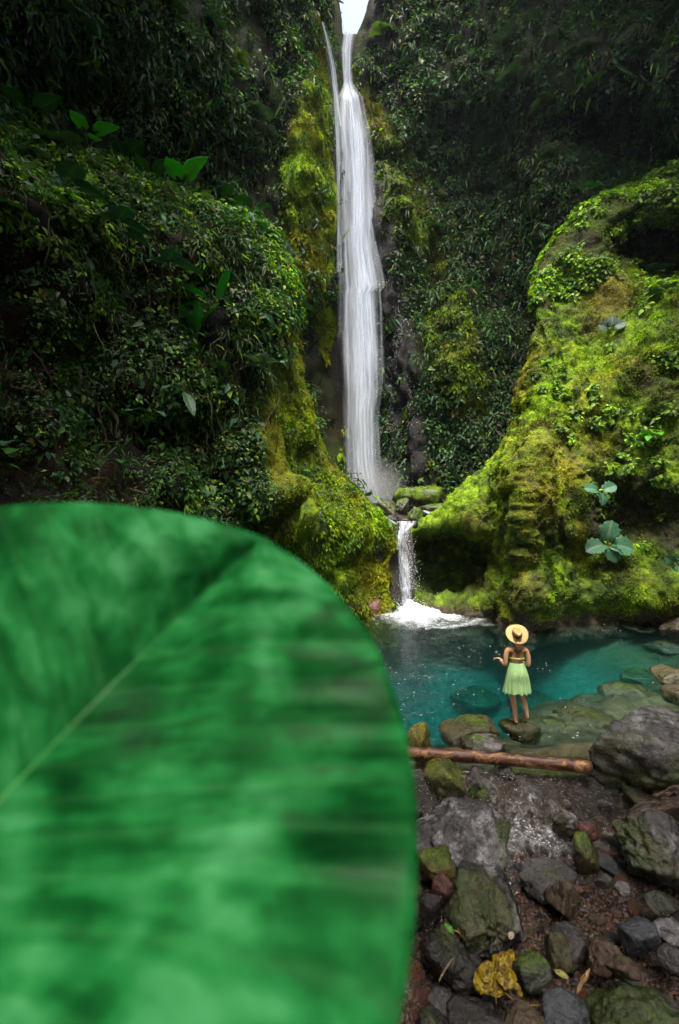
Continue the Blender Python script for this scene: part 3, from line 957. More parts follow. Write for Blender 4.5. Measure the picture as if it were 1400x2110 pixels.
# foam spreading from the plunge point: a lumpy white sheet with ragged holes
def mat_foamsheet():
    b = MB('plunge_foam')
    v = b.coords()
    at = b.attr('col')
    n1 = b.noise(b.coords((1, 2.2, 1)), 3.4, 8, 0.72, 1.6)
    al = b.ramp(b.math('ADD', b.math('MULTIPLY', n1, 0.9), b.math('SUBTRACT', at.outputs['Fac'], 0.55)), [(0.24, (0, 0, 0)), (0.78, (0.95, 0.95, 0.95))])
    nr = b.bump(b.noise(v, 10, 5, 0.7), 0.7, 0.1)
    p = b.princ((0.72, 0.80, 0.86), 0.55, 0.3, nr)
    t = b.n('BsdfTransparent')
    mx = b.n('MixShader')
    b.l(al, mx.inputs[0]); b.l(t.outputs[0], mx.inputs[1]); b.l(p.outputs[0], mx.inputs[2])
    return b.done(mx.outputs[0])
M_FSHEET = mat_foamsheet()
def build_foam():
    xs = np.linspace(0.6, 6.2, 150); ys = np.linspace(13.2, 17.3, 120)
    X, Y = np.meshgrid(xs, ys, indexing='ij')
    p2 = np.stack([X, Y, X * 0], -1)
    dx, dy = X - 2.45, Y - 16.3
    r = np.sqrt((dx / np.where(dx > 0, 2.2, 1.5)) ** 2 + (dy / np.where(dy > 0, 0.9, 1.9)) ** 2)
    dens = 0.98 - r * 0.62 + 0.28 * fbm(p2, 3, 322, (0.9,) * 3)
    arc = np.exp(-(((np.sqrt(((X - 2.2) / 1.35) ** 2 + (Y - 16.2) ** 2)) - 1.9) / 0.22) ** 2) * (X > 2.6) * (Y > 14.2) * 0.32
    Z = 0.035 + 0.30 * np.exp(-(dx / .5) ** 2 - (dy / .45) ** 2) + np.maximum(0, 1.2 - r) * 0.22 * (fbm(p2, 4, 320, (2.4,) * 3) + 0.6) + 0.03 * fbm(p2, 3, 325, (5,) * 3) * (r < 1.3)
    col = np.repeat(np.clip(np.maximum(dens, arc + 0.18 * (arc > 0.1)), 0, 1)[..., None], 3, -1)
    p = np.stack([X, Y, Z], -1) - np.array(cs.location)
    me = raw_mesh('plunge_foam', p, grid_faces(*X.shape), col)
    return link('plunge_foam', me, M_FSHEET, cs)
build_foam()

# bubbles and flecks of foam drifting over the pool
n = 620
x = r_.uniform(0.8, 9, n); y = r_.uniform(7.3, 16, n)
w_ = fbm(np.stack([x, y, x * 0], -1), 3, 330, (0.8,) * 3)
k = w_ > 0.02
x, y = x[k], y[k]
nb = len(x)
v, f = blobs(np.stack([x, y, np.full(nb, 0.012)], -1), r_.uniform(0.004, 0.014, nb) , (1.8, 1, 0.4))
tag(link('foam_flecks', raw_mesh('foam_flecks', v, f), M_FOAM), 'white flecks of foam drifting over the teal pool', 'foam', kind='stuff')

# ================================================================ rocks
def ico(sub):
    t = (1 + 5 ** 0.5) / 2
    v = [(-1, t, 0), (1, t, 0), (-1, -t, 0), (1, -t, 0), (0, -1, t), (0, 1, t), (0, -1, -t), (0, 1, -t), (t, 0, -1), (t, 0, 1), (-t, 0, -1), (-t, 0, 1)]
    f = [(0, 11, 5), (0, 5, 1), (0, 1, 7), (0, 7, 10), (0, 10, 11), (1, 5, 9), (5, 11, 4), (11, 10, 2), (10, 7, 6), (7, 1, 8), (3, 9, 4), (3, 4, 2), (3, 2, 6), (3, 6, 8), (3, 8, 9), (4, 9, 5), (2, 4, 11), (6, 2, 10), (8, 6, 7), (9, 8, 1)]
    v = [np.array(q) / np.linalg.norm(q) for q in v]
    for _ in range(sub):
        cache, nf = {}, []
        def mid(a_, b_):
            k_ = (min(a_, b_), max(a_, b_))
            if k_ not in cache:
                m_ = v[a_] + v[b_]; v.append(m_ / np.linalg.norm(m_)); cache[k_] = len(v) - 1
            return cache[k_]
        for a_, b_, c_ in f:
            x_, y_, z_ = mid(a_, b_), mid(b_, c_), mid(c_, a_)
            nf += [(a_, x_, z_), (b_, y_, x_), (c_, z_, y_), (x_, y_, z_)]
        f = nf
    return np.array(v), np.array(f)
ICO = {k: ico(k) for k in (0, 1, 2, 3, 4, 5)}

def rock_shape(sub, seed, planes=14, ang=0.8, flat_top=0.0):
    d, f = ICO[sub]
    r = np.random.default_rng(seed)
    pn = norm(r.normal(size=(planes, 3)))
    ph = r.uniform(0.5, 0.95, planes)
    if flat_top:
        pn = np.vstack([pn, norm(np.array([[r.uniform(-.2, .2), r.uniform(-.3, .1), 1]]))]); ph = np.append(ph, flat_top)
    q = d @ pn.T
    h = np.where(q > 0.05, ph / np.maximum(q, 0.05), 9)
    h = np.minimum(h, 1.25)
    k = 34.0
    rad = -np.log(np.exp(-k * h).sum(1) + np.exp(-k * 1.1)) / k
    rad = lerp(0.95, rad, ang)
    v = d * rad[:, None]
    v = v + d * (0.12 * fbm(d * 1.0 + seed, 4, seed % 97, (1.6,) * 3) + 0.09 * fbm(d + seed, 5, seed % 89, (4,) * 3) - 0.07 * np.abs(fbm(d + seed, 4, seed % 83, (2.5,) * 3)))[:, None]
    v /= np.abs(v).max(0)
    return v, f

ROCKC = {'grey': (0.085, 0.082, 0.082), 'pale': (0.19, 0.187, 0.195), 'dark': (0.03, 0.028, 0.026), 'brown': (0.09, 0.058, 0.04), 'tan': (0.13, 0.10, 0.065),
         'red': (0.15, 0.06, 0.05), 'blue': (0.075, 0.085, 0.105), 'olive': (0.10, 0.09, 0.04), 'yellow': (0.15, 0.12, 0.03), 'rust': (0.18, 0.08, 0.045), 'green': (0.05, 0.06, 0.04)}

def rock_mesh(name, size, seed, colour, moss=0.0, mdir=(0, 0, 1), sub=3, ang=0.85, flat_top=0.0, rotz=0.0, tilt=(0, 0), lichen=0.0, mossc=None):
    v, f = rock_shape(sub, seed, 13, ang, flat_top)
    v = v * np.asarray(size)
    M = np.array((Matrix.Rotation(rotz, 3, 'Z') @ Matrix.Rotation(tilt[0], 3, 'X') @ Matrix.Rotation(tilt[1], 3, 'Y')))
    v = v @ M.T
    nr = norm(v / np.asarray(size).mean())
    c = 0.62 * np.broadcast_to(np.array(ROCKC[colour]), v.shape) * (1 + 0.35 * fbm(v + seed, 4, 3, (2.5,) * 3))[:, None]
    if lichen:
        li = sstep(-0.05, 0.2, fbm(v + seed * 3, 5, 8, (7.0,) * 3) + .5 * fbm(v + seed, 3, 9, (2.0,) * 3)) * lichen
        c = mixc(c * 0.5, np.array([0.26, 0.26, 0.28]), li)
    if moss:
        md = norm(np.asarray(mdir, float))
        m_ = sstep(0.1, 0.55, nr @ md * 0.7 + 0.6 * fbm(v + seed, 4, 12, (2.6,) * 3) + (moss - 0.5))
        mc = mixc(MOSS_D, MOSS_M if mossc is None else mossc, np.clip(0.5 + fbm(v + seed, 3, 15, (6,) * 3), 0, 1))
        c = mixc(c, mc, m_ * 0.92)
    return raw_mesh(name, v, f, np.clip(c, 0, 1)), v

def put_rock(name, box, colour, label, d=None, seed=0, moss=0.0, mdir=(0, 0, 1), depth_ratio=0.85, sub=3, sink=0.25, group=None, cat=None, z=None, kind_h=1.0, **kw):
    """box = pixels u0,v0,u1,v1 in the photograph; the lower edge meets the ground"""
    u0, v0, u1, v1 = box
    uc = (u0 + u1) / 2
    if d is None:
        h_ = hit(uc, v1 - 0.12 * (v1 - v0), ['SG'])
        d = h_[0].y
    w = (u1 - u0) / F * d
    hp = (v1 - v0) / F * d
    dy = w * depth_ratio
    # apparent height = z extent seen at the slant + share of the top surface
    slant = max(0.0, ((v0 + v1) / 2 - 1055) / F)
    hz = max(0.3 * hp, (hp - 0.55 * slant * dy)) * kind_h
    top = P(uc, v0, d + 0.15 * dy)
    c = P(uc, (v0 + v1) / 2, d + 0.1 * dy)
    g_ = 1.17 if box[1] > 1550 else 1.06
    me, v = rock_mesh(name, (w / 2 * g_, dy / 2 * g_, hz / 2 * (1 + sink) * g_), seed + 11, colour, moss, mdir, sub, **kw)
    zc = c[2] - hz / 2 * sink * (0.2 if v1 > 1550 else 1.0)
    if z is not None: zc = z
    o = link(name, me, M_ROCK, None, (c[0], c[1], zc))
    return tag(o, label, cat or name, group)

ICO3 = ICO[3]
for m_ in MIST_TODO: mist(*m_)
big = 5
def big_rock(c, half, colour, label, **kw):
    me, _ = rock_mesh('boulder', half, colour=colour, sub=5, **kw)
    return tag(link('boulder', me, M_ROCK, None, c), label, 'boulder')
OLV = np.array([0.055, 0.052, 0.012])
big_rock((4.72, 6.6, -0.08), (1.66, 1.15, 1.02), 'pale', 'huge grey boulder at the right edge with a mossy flank', seed=17, moss=0.50, mdir=(-.8, -.75, -.55), ang=0.95, flat_top=0.66, lichen=0.45, mossc=OLV)
big_rock((4.2, 5.85, -0.12), (0.56, 0.22, 0.46), 'brown', 'smooth brown slab leaning against the huge grey boulder', seed=25, ang=1.0, tilt=(0.35, 0.5))
big_rock((3.72, 5.5, -0.33), (0.72, 0.5, 0.48), 'pale', 'speckled pale grey boulder with moss on its left end', seed=34, moss=0.42, mdir=(-1, -.1, 0.1), tilt=(0, 0.3), lichen=0.6, mossc=OLV)
big_rock((1.5, 5.62, -0.32), (0.66, 0.6, 0.5), 'pale', 'big pale speckled boulder beside the giant leaf', seed=42, moss=0.40, mdir=(1, -.2, -.1), tilt=(0.1, 0.15), lichen=0.75, mossc=np.array([0.075, 0.07, 0.015]))
big_rock((1.53, 4.9, -0.46), (0.46, 0.5, 0.46), 'grey', 'mossy grey boulder with pale streaks in front of the speckled one', seed=55, moss=0.5, mdir=(-.4, -.3, .4), tilt=(0, 0.25), lichen=0.6, mossc=np.array([0.05, 0.05, 0.014]))
big_rock((2.75, 3.92, -0.93), (0.68, 0.55, 0.55), 'dark', 'dark mossy boulder in the bottom right corner', seed=63, moss=0.5, mdir=(-.3, 0, 1), mossc=np.array([0.025, 0.03, 0.008]))
big_rock((1.02, 4.5, -0.66), (0.34, 0.32, 0.30), 'dark', 'dark angular boulder left of the yellow leaf', seed=72, moss=0.25, ang=1.0, flat_top=0.7, mossc=OLV)
S3 = [
 ((1190, 1688, 1234, 1730), 'red', 'small dull red stone against the speckled boulder', dict(seed=71, d=5.75)),
 ((1178, 1716, 1234, 1805), 'olive', 'olive brown stone under the small red one', dict(seed=72, moss=0.3, d=5.5)),
 ((1130, 1668, 1190, 1722), 'tan', 'pointed tan and grey stone below the rapids', dict(seed=73, ang=1.0, d=5.9, lichen=0.5)),
 ((866, 1750, 936, 1806), 'yellow', 'yellowish mossy stone low on the speckled boulder', dict(seed=74, moss=0.4, d=4.95)),
 ((1074, 1772, 1182, 1846), 'grey', 'flat grey green stone awash in the stream', dict(seed=75, flat_top=0.6, moss=0.25, d=5.3)),
 ((1128, 1812, 1190, 1895), 'tan', 'upright tan stone in the middle of the gravel', dict(seed=76, ang=1.0, d=4.95)),
 ((1174, 1822, 1202, 1852), 'red', 'little pink stone beside the upright tan one', dict(seed=77, d=5.05)),
 ((1148, 1898, 1218, 2000), 'grey', 'long grey slab lying towards the bottom', dict(seed=78, ang=1.0, flat_top=0.6, d=4.5, depth_ratio=1.3)),
 ((1122, 1922, 1184, 1996), 'olive', 'olive stone tucked beside the long grey slab', dict(seed=79, d=4.45)),
 ((1282, 1888, 1348, 1965), 'blue', 'flat blue grey stone in the brown gravel', dict(seed=80, flat_top=0.55, d=4.55)),
 ((1342, 1886, 1430, 1942), 'grey', 'grey slab at the right edge under the speckled boulder', dict(seed=81, flat_top=0.6, d=4.55, lichen=0.5)),
 ((1328, 1838, 1394, 1890), 'green', 'greenish stone at the foot of the speckled boulder', dict(seed=82, d=4.75)),
 ((878, 2038, 938, 2092), 'grey', 'grey stone below the dark angular boulder', dict(seed=83, d=4.05)),
 ((1056, 1958, 1128, 2040), 'green', 'dark green stone right of the yellow leaf', dict(seed=84, moss=0.4, d=4.3)),
 ((1036, 2062, 1148, 2170), 'tan', 'tan brown stone on the bottom edge', dict(seed=85, d=3.75)),
 ((1112, 2052, 1216, 2160), 'blue', 'blue grey stone on the bottom edge beside the corner boulder', dict(seed=86, d=3.8, flat_top=0.6)),
 ((930, 2046, 1044, 2160), 'dark', 'dark stone under the yellow leaf', dict(seed=87, d=3.85)),
 ((846, 2076, 934, 2180), 'dark', 'dark stone in the shade of the giant leaf', dict(seed=88, d=3.8, moss=0.3)),
 ((890, 1798, 932, 1852), 'red', 'pinkish grey stone wedged left of the mossy boulder', dict(seed=89, d=4.75)),
 ((1212, 1936, 1274, 2016), 'brown', 'brown stone above the corner boulder', dict(seed=90, d=4.3)),
 ((1246, 1958, 1312, 2020), 'brown', 'rounded brown stone right above the corner boulder', dict(seed=91, d=4.2, moss=.2)),
 ((1368, 1950, 1430, 2010), 'grey', 'small grey stone at the right edge above the corner boulder', dict(seed=92, d=4.25)),
 ((866, 1838, 912, 1886), 'dark', 'dark little stone beside the giant leaf', dict(seed=93, d=4.7)),
 ((1228, 1798, 1262, 1832), 'grey', 'grey pebble shaped stone below the olive one', dict(seed=94, d=5.1)),
 ((1268, 1815, 1296, 1845), 'pale', 'pale rounded stone under the speckled boulder', dict(seed=95, d=5.0)),
 ((868, 1566, 958, 1648), 'olive', 'mossy stone under the left end of the rusty pipe', dict(seed=96, moss=0.6, d=6.45, mossc=np.array([0.12, 0.14, 0.012]))),
 ((944, 1580, 1022, 1660), 'grey', 'wet topped mossy stone under the rusty pipe', dict(seed=97, moss=0.5, mdir=(0, -1, -.3), d=6.4, ang=1.0)),
 ((1008, 1574, 1066, 1648), 'grey', 'smooth grey stone with water sheeting over it', dict(seed=98, d=6.5, lichen=0.7)),
 ((896, 1560, 985, 1600), 'grey', 'flat wet stone just behind the rusty pipe', dict(seed=99, d=6.75, flat_top=0.6)),
 ((836, 1484, 888, 1552), 'yellow', 'yellow mossy stone at the pool edge beside the giant leaf', dict(seed=100, moss=0.7, d=7.0, mossc=np.array([0.2, 0.18, 0.012]))),
 ((940, 1503, 1046, 1568), 'olive', 'flat stone with a pale edge behind the pipe', dict(seed=101, d=7.1, flat_top=0.55, moss=0.3, lichen=0.5)),
 ((908, 1463, 1022, 1536), 'olive', 'broad olive boulder barely breaking the pool surface', dict(seed=102, d=7.75, moss=0.2, flat_top=0.7)),
 ((1352, 1408, 1470, 1452), 'tan', 'tan stone at the right shore of the pool', dict(seed=103, d=9.4)),
 ((1346, 1372, 1420, 1412), 'olive', 'olive stone on the right shore behind the tan one', dict(seed=104, d=10.3)),
 ((1372, 1262, 1470, 1326), 'tan', 'pale tan rock at the far right shore', dict(seed=105, d=14.0, lichen=0.3)),
 ((1280, 1268, 1380, 1300), 'olive', 'low olive ledge stone under the right bank', dict(seed=106, d=15.2, flat_top=0.6)),
 ((738, 1230, 797, 1275), 'rust', 'reddish brown rock left of the cascade', dict(seed=107, d=16.4, ang=0.9)),
 ((812, 1002, 924, 1046), 'dark', 'broad flat moss topped boulder at the foot of the tall waterfall', dict(seed=108, moss=0.75, d=22.5, flat_top=0.7, mossc=MOSS_B * 0.8)),
 ((914, 1009, 958, 1037), 'dark', 'small moss covered boulder at the foot of the right bank', dict(seed=109, moss=0.75, d=22.8, mossc=MOSS_B * 0.8)),
 ((862, 1028, 942, 1064), 'dark', 'mossy boulder in front of the broad flat one', dict(seed=110, moss=0.7, d=20.6, mossc=MOSS_M)),
 ((778, 1028, 818, 1068), 'tan', 'bare tan rock at the end of the left bank', dict(seed=111, moss=0.25, d=19.3, ang=1.0)),
 ((832, 1044, 874, 1084), 'dark', 'rounded mossy boulder above the cascade lip', dict(seed=112, moss=0.65, d=18.6, mossc=MOSS_M)),
 ((814, 1026, 852, 1056), 'dark', 'dark wet boulder between the tan rock and the mossy ones', dict(seed=113, moss=0.4, d=20.0)),
 ((796, 1060, 828, 1080), 'dark', 'wet dark stone by the left rivulet', dict(seed=114, d=18.2)),
 ((822, 1066, 846, 1084), 'brown', 'little brown stone on the cascade lip', dict(seed=115, d=17.7)),
 ((845, 1072, 862, 1086), 'dark', 'small dark stone right on the cascade lip', dict(seed=116, d=17.6)),
]
for bx_, c_, lab, kw in S3:
    kw = dict(kw); sd_ = kw.pop('seed')
    put_rock('boulder' if (bx_[2] - bx_[0]) > 85 else 'stone', bx_, c_, lab, seed=sd_ * 7, cat='boulder' if (bx_[2] - bx_[0]) > 85 else 'stone', **kw)
# the stone she stands on
STAND = put_rock('stone', (1034, 1478, 1120, 1534), 'olive', 'angular olive stone the person stands on', d=7.95, z=-0.16, seed=737, moss=0.35, ang=0.9, flat_top=0.66, kind_h=1.5, cat='stone', mossc=np.array([0.13, 0.13, 0.02]))

# stones lying under the water of the pool
SUB = [(1120, 1500, 90, 30, 'olive'), (1215, 1478, 110, 34, 'olive'), (1165, 1440, 120, 30, 'grey'), (1290, 1430, 100, 32, 'olive'), (1090, 1445, 90, 26, 'olive'), (1250, 1530, 110, 36, 'olive'),
       (1150, 1545, 80, 26, 'tan'), (1320, 1400, 80, 24, 'olive'), (1230, 1400, 90, 22, 'grey'), (985, 1440, 90, 24, 'olive'), (1330, 1365, 90, 22, 'olive'), (1265, 1370, 70, 18, 'olive'),
       (1380, 1335, 80, 20, 'tan'), (1060, 1540, 70, 22, 'olive'), (1010, 1412, 70, 18, 'grey'), (1190, 1370, 80, 20, 'olive')]
LABS = ['long olive stone under water just right of the person', 'broad olive stone under water near the huge grey boulder', 'grey stone under water behind the long olive one', 'rounded olive stone under water by the right shore',
        'olive stone under water right behind the person', 'large olive stone under water touching the huge grey boulder', 'tan stone under water behind the rusty pipe', 'olive stone under water beside the tan shore stone',
        'grey stone under water in the middle of the shallows', 'olive stone under water left of the person', 'low olive stone under water off the right shore', 'small olive stone under water at the rim of the shallows',
        'tan stone under water at the right edge of the pool', 'small olive stone under water below the standing stone', 'deep grey stone under water left of the skirt', 'faint olive stone under water at the edge of the deep part']
KEEP = {0, 1, 3, 4, 5, 6, 7, 9, 12, 13}
for k, (u, v, w, h, c_) in enumerate(SUB):
    if k not in KEEP: continue
    hh = hit(u, v, ['SG'])
    d = hh[0].y
    ww = w / F * d
    me, _ = rock_mesh('stone', (ww / 2 * 1.25, ww * 0.6, ww * 0.22), 800 + k * 13, c_, 0.3, sub=3, ang=0.55, rotz=random.uniform(-.5, .5), mossc=np.array([0.12, 0.12, 0.03]))
    zt = min(hh[0].z + ww * 0.0, -0.14 - ww * 0.2)
    tag(link('stone', me, M_ROCK, None, (hh[0].x, d, zt)), LABS[k], 'stone', 'stones under the pool water')

# cobbles on the stream bed: single objects, sharing a few meshes
cob = []
for k in range(14):
    cc = ['brown', 'dark', 'grey', 'rust', 'tan', 'blue', 'red'][k % 7]
    me, _ = rock_mesh('cobble', (1, 0.8, 0.55), 900 + k * 17, cc, 0.12 if k % 3 == 0 else 0, sub=2)
    me.materials.append(M_ROCK)
    cob.append(me)
taken = [(o.location.x, o.location.y, max(o.dimensions.x, o.dimensions.y) / 2) for o in bpy.data.objects if o.name.startswith(('boulder', 'stone'))]
rr = random.Random(5)
import re as _re
NAMED = [(o.location.x, o.location.y, _re.split(r' (?:with|at|against|under|below|low|awash|in|beside|lying|tucked|left|right|on|wedged|above|leaning|just|behind|barely|of|the person)\b', o['label'])[0])
         for o in bpy.data.objects if o.name.startswith(('boulder', 'stone')) and 'under water' not in o['label']]
cnt = 0
tries = 0
while cnt < 200 and tries < 9000:
    tries += 1
    u, v = rr.uniform(850, 1410), rr.uniform(1660, 2110)
    hh = hit(u, v, ['SG'])
    if hh is None: continue
    s_ = rr.choice([0.035, 0.045, 0.06, 0.075]) * rr.uniform(0.8, 1.25)
    if cnt < 75 and tries < 3500:
        s_ = rr.uniform(0.09, 0.16)
        if 1040 < u < 1230: continue
    p = hh[0]
    if any((p.x - x) ** 2 + (p.y - y) ** 2 < (r * 0.62 + s_ * .9) ** 2 for x, y, r in taken): continue
    taken.append((p.x, p.y, s_))
    ki = rr.randrange(14)
    me = cob[ki]
    o = link('cobble', me, None, None, (p.x, p.y, p.z + s_ * 0.3))
    o.scale = (s_, s_, s_ * rr.uniform(.8, 1.2))
    o.rotation_euler = (rr.uniform(-.4, .4), rr.uniform(-.4, .4), rr.uniform(0, 6.3))
    qn = min((q for q in NAMED if abs(q[1] - p.y) < 2), key=lambda q: (q[0] - p.x) ** 2 + (q[1] - p.y) ** 2)
    dx_, dy_ = p.x - qn[0], p.y - qn[1]
    rel = ('right of' if dx_ > 0 else 'left of') if abs(dx_) > abs(dy_) else ('behind' if dy_ > 0 else 'in front of')
    cn = ['brown', 'dark', 'grey', 'rusty', 'tan', 'bluish', 'reddish'][ki % 7]
    sn = 'little' if s_ < .045 else ('middling' if s_ < .065 else ('larger' if s_ < .088 else 'hefty'))
    tag(o, '%s %s cobble %s the %s' % (sn, cn, rel, qn[2]), 'cobble', 'cobbles on the stream bed')
    cnt += 1

# gravel
v0, f0 = ICO[1]
v0 = v0 * [1, .85, .6]
n = 22000
pos, _ = SG.sample(n, lambda u, v, p, nn: ((u > 780) & (u < 1480) & (p[..., 1] < 5.75) & (p[..., 1] > 2.6) & (v > 1600) & (v < 2250)).astype(float), 44)
r_ = np.random.default_rng(45)
sz = r_.uniform(0.012, 0.03, n) * np.where(r_.random(n) < 0.15, 1.4, 1)
an = r_.uniform(0, 6.28, n)
jit = 1 + 0.25 * r_.normal(size=(n, len(v0), 1))
vv = v0[None] * jit
ca, sa = np.cos(an)[:, None], np.sin(an)[:, None]
vx = np.stack([vv[..., 0] * ca - vv[..., 1] * sa, vv[..., 0] * sa + vv[..., 1] * ca, vv[..., 2]], -1) * sz[:, None, None]
vx += pos[:, None] + np.array([0, 0, 0.006])
pal = np.array([(0.10, 0.06, 0.04), (0.16, 0.085, 0.06), (0.06, 0.05, 0.045), (0.20, 0.16, 0.13), (0.13, 0.09, 0.05), (0.09, 0.09, 0.10), (0.19, 0.10, 0.08)])
gc = pal[r_.integers(0, 7, n)] * r_.uniform(0.15, 0.6, (n, 1)) * np.array([1.0, .9, .82])
gf = (f0[None] + (np.arange(n) * len(v0))[:, None, None]).reshape(-1, 3)
b = MB('wet_gravel')
M_GRAV = b.done(b.princ(b.attr().outputs['Color'], 0.35, 0.3, b.bump(b.noise(b.coords(), 60, 4), 0.4, 0.01)).outputs[0])
tag(link('gravel', raw_mesh('gravel', vx.reshape(-1, 3), gf, np.repeat(gc, len(v0), 0), True), M_GRAV), 'wet brown gravel covering the stream bed', 'gravel', kind='stuff')
# ================================================================ foliage
LT_V = np.array([[0, 0, 0], [-.27, .32, .05], [0, .36, -.04], [.27, .32, .05], [-.2, .68, .02], [0, .7, -.06], [.2, .68, .02], [0, 1.05, -.16]], float)
LT_F = np.array([[0, 2, 1], [0, 3, 2], [1, 2, 5], [1, 5, 4], [2, 3, 6], [2, 6, 5], [4, 5, 7], [5, 6, 7]])
LS_V = np.array([[0, 0, 0], [-.28, .42, .04], [.28, .42, .04], [0, 1.0, -.12]], float)
LS_F = np.array([[0, 2, 1], [1, 2, 3]])

def leaves(pos, nrm, size, rs, droop=0.5, up=0.6, scat=0.5, tmpl=(LT_V, LT_F), narrow=1.0):
    n = len(pos)
    zl = norm(nrm + np.array([0, 0, up]) + rs.normal(size=(n, 3)) * scat)
    dr = rs.normal(size=(n, 3)) + nrm * 0.5 + np.array([0, 0, -droop])
    dr = norm(dr - zl * np.einsum('ij,ij->i', dr, zl)[:, None])
    xl = np.cross(dr, zl)
    V, Fc = tmpl
    sz = np.broadcast_to(np.asarray(size), (n,))[:, None, None]
    v = pos[:, None] + (V[None, :, 0:1] * narrow * xl[:, None] + V[None, :, 1:2] * dr[:, None] + V[None, :, 2:3] * zl[:, None]) * sz
    f = Fc[None] + (np.arange(n) * len(V))[:, None, None]
    return v.reshape(-1, 3), f.reshape(-1, 3), len(V)

def clumps(pos, nrm, per, rad, rs, out=0.7, flat=0.75):
    """spread leaves over hemispherical tufts"""
    n = len(pos)
    d = rs.normal(size=(n, per, 3))
    d = norm(d)
    dn = np.einsum('ijk,ik->ij', d, nrm)
    d = np.where((dn < -0.15)[..., None], -d, d)
    rr_ = rad[:, None, None] * (rs.random((n, per, 1)) ** 0.4)
    p = pos[:, None] + d * rr_ * flat + nrm[:, None] * (rad[:, None, None] * 0.25 * out)
    nn = norm(d * 0.8 + nrm[:, None] * 0.6)
    return p.reshape(-1, 3), nn.reshape(-1, 3)

G_D = np.array([0.018, 0.055, 0.014]); G_M = np.array([0.04, 0.12, 0.018]); G_Y = np.array([0.15, 0.26, 0.018]); G_B = np.array([0.025, 0.085, 0.045]); DEAD = np.array([0.07, 0.042, 0.018])
def leaf_cols(n, rs, pos, mix=(0.4, 0.4, 0.12, 0.05, 0.03), seed=0, patch=0.6):
    pal = np.array([G_D, G_M, G_Y, G_B, DEAD])
    k = rs.choice(5, n, p=np.array(mix) / sum(mix))
    c = pal[k] * rs.uniform(0.6, 1.35, (n, 1))
    t = sstep(-0.25, 0.35, fbm(pos, 3, 500 + seed, (0.55,) * 3)) * patch
    return mixc(c, c * np.array([1.6, 1.5, 1.1]), t)

def foliage(name, S, n_cl, per, rad, size, mask, label, seed, mix, tmpl=(LT_V, LT_F), droop=0.5, up=0.6, mat=None, narrow=1.0, flat=0.75, patch=0.6, tint=None, near=0):
    rs = np.random.default_rng(seed)
    pos, nr = S.sample(n_cl, mask, seed)
    rd = rs.uniform(*rad, n_cl)
    clr = rs.uniform(0.55, 1.45, n_cl)
    p, nn = clumps(pos, nr, per, rd, rs, flat=flat)
    n = len(p)
    sz = rs.uniform(*size, n) * np.repeat(rs.uniform(0.75, 1.3, n_cl), per)
    if near: sz = sz * np.clip(p[:, 1] / near, 0.45, 1.15)
    v, f, k = leaves(p, nn, sz, rs, droop, up, 0.45, tmpl, narrow)
    c = leaf_cols(n, rs, p, mix, seed, patch) * np.repeat(clr, per)[:, None]
    if tint is not None: c = tint(p, c)
    me = raw_mesh(name, v, f, np.repeat(c, k, 0), True)
    return tag(link(name, me, mat or M_LEAF), label, 'foliage', kind='stuff')

# left bank: dense scrub of several leaf sizes with dark gaps
def m_lb(u, v, p, n):
    mz = SLB.mossz[:-1, :-1]
    g = sstep(-0.12, 0.22, fbm(p, 4, 600, (0.55,) * 3))
    return (1 - 0.96 * mz) * (0.05 + g) * (u > -260) * (v > 180) * (v < 1330) * (p[..., 2] > 0.2)
def m_lbd(u, v, p, n):
    g = sstep(0.1, -0.2, fbm(p, 4, 600, (0.55,) * 3))
    return (1 - 0.98 * SLB.mossz[:-1, :-1]) * (0.1 + g) * (u > -260) * (v > 180) * (v < 1330) * (p[..., 2] > 0.2)
foliage('bank_foliage', SLB, 3600, 24, (0.2, 0.5), (0.07, 0.14), m_lb, 'dense small leaved scrub covering the left bank', 1, (0.3, 0.42, 0.10, 0.15, 0.03), patch=0.8, droop=.8, near=13)
foliage('bank_foliage', SLB, 500, 9, (0.3, 0.7), (0.18, 0.34), m_lb, 'larger dark leaves mixed into the left bank scrub', 22, (0.45, 0.25, 0.04, 0.24, 0.02), patch=0.4, droop=1.2, up=.3, flat=.9, near=15)
foliage('bank_foliage', SLB, 700, 16, (0.25, 0.6), (0.2, 0.45), m_lbd, 'long narrow drooping blades between the left bank scrub', 23, (0.5, 0.25, 0.03, 0.08, 0.12), patch=0.3, droop=2.2, up=.2, narrow=.22, near=14)
def m_lb2(u, v, p, n):   # bright bushes towards the fall-side edge of the bank
    return (1 - SLB.mossz[:-1, :-1]) * np.clip(blob(u, v, 520, 560, 110, 130, .5) + 0.6 * blob(u, v, 330, 640, 130, 90, .6) + 0.5 * blob(u, v, 150, 400, 200, 90, .6) + .5 * blob(u, v, 460, 900, 90, 120, .6), 0, 1) * (0.05 + sstep(-.1, .2, fbm(p, 3, 601, (0.9,) * 3)))
foliage('bank_foliage', SLB, 800, 26, (0.25, 0.6), (0.09, 0.19), m_lb2, 'brighter bushes along the fall side edge of the left bank', 2, (0.05, 0.4, 0.5, 0.04, 0.01), patch=1.0, droop=.8)
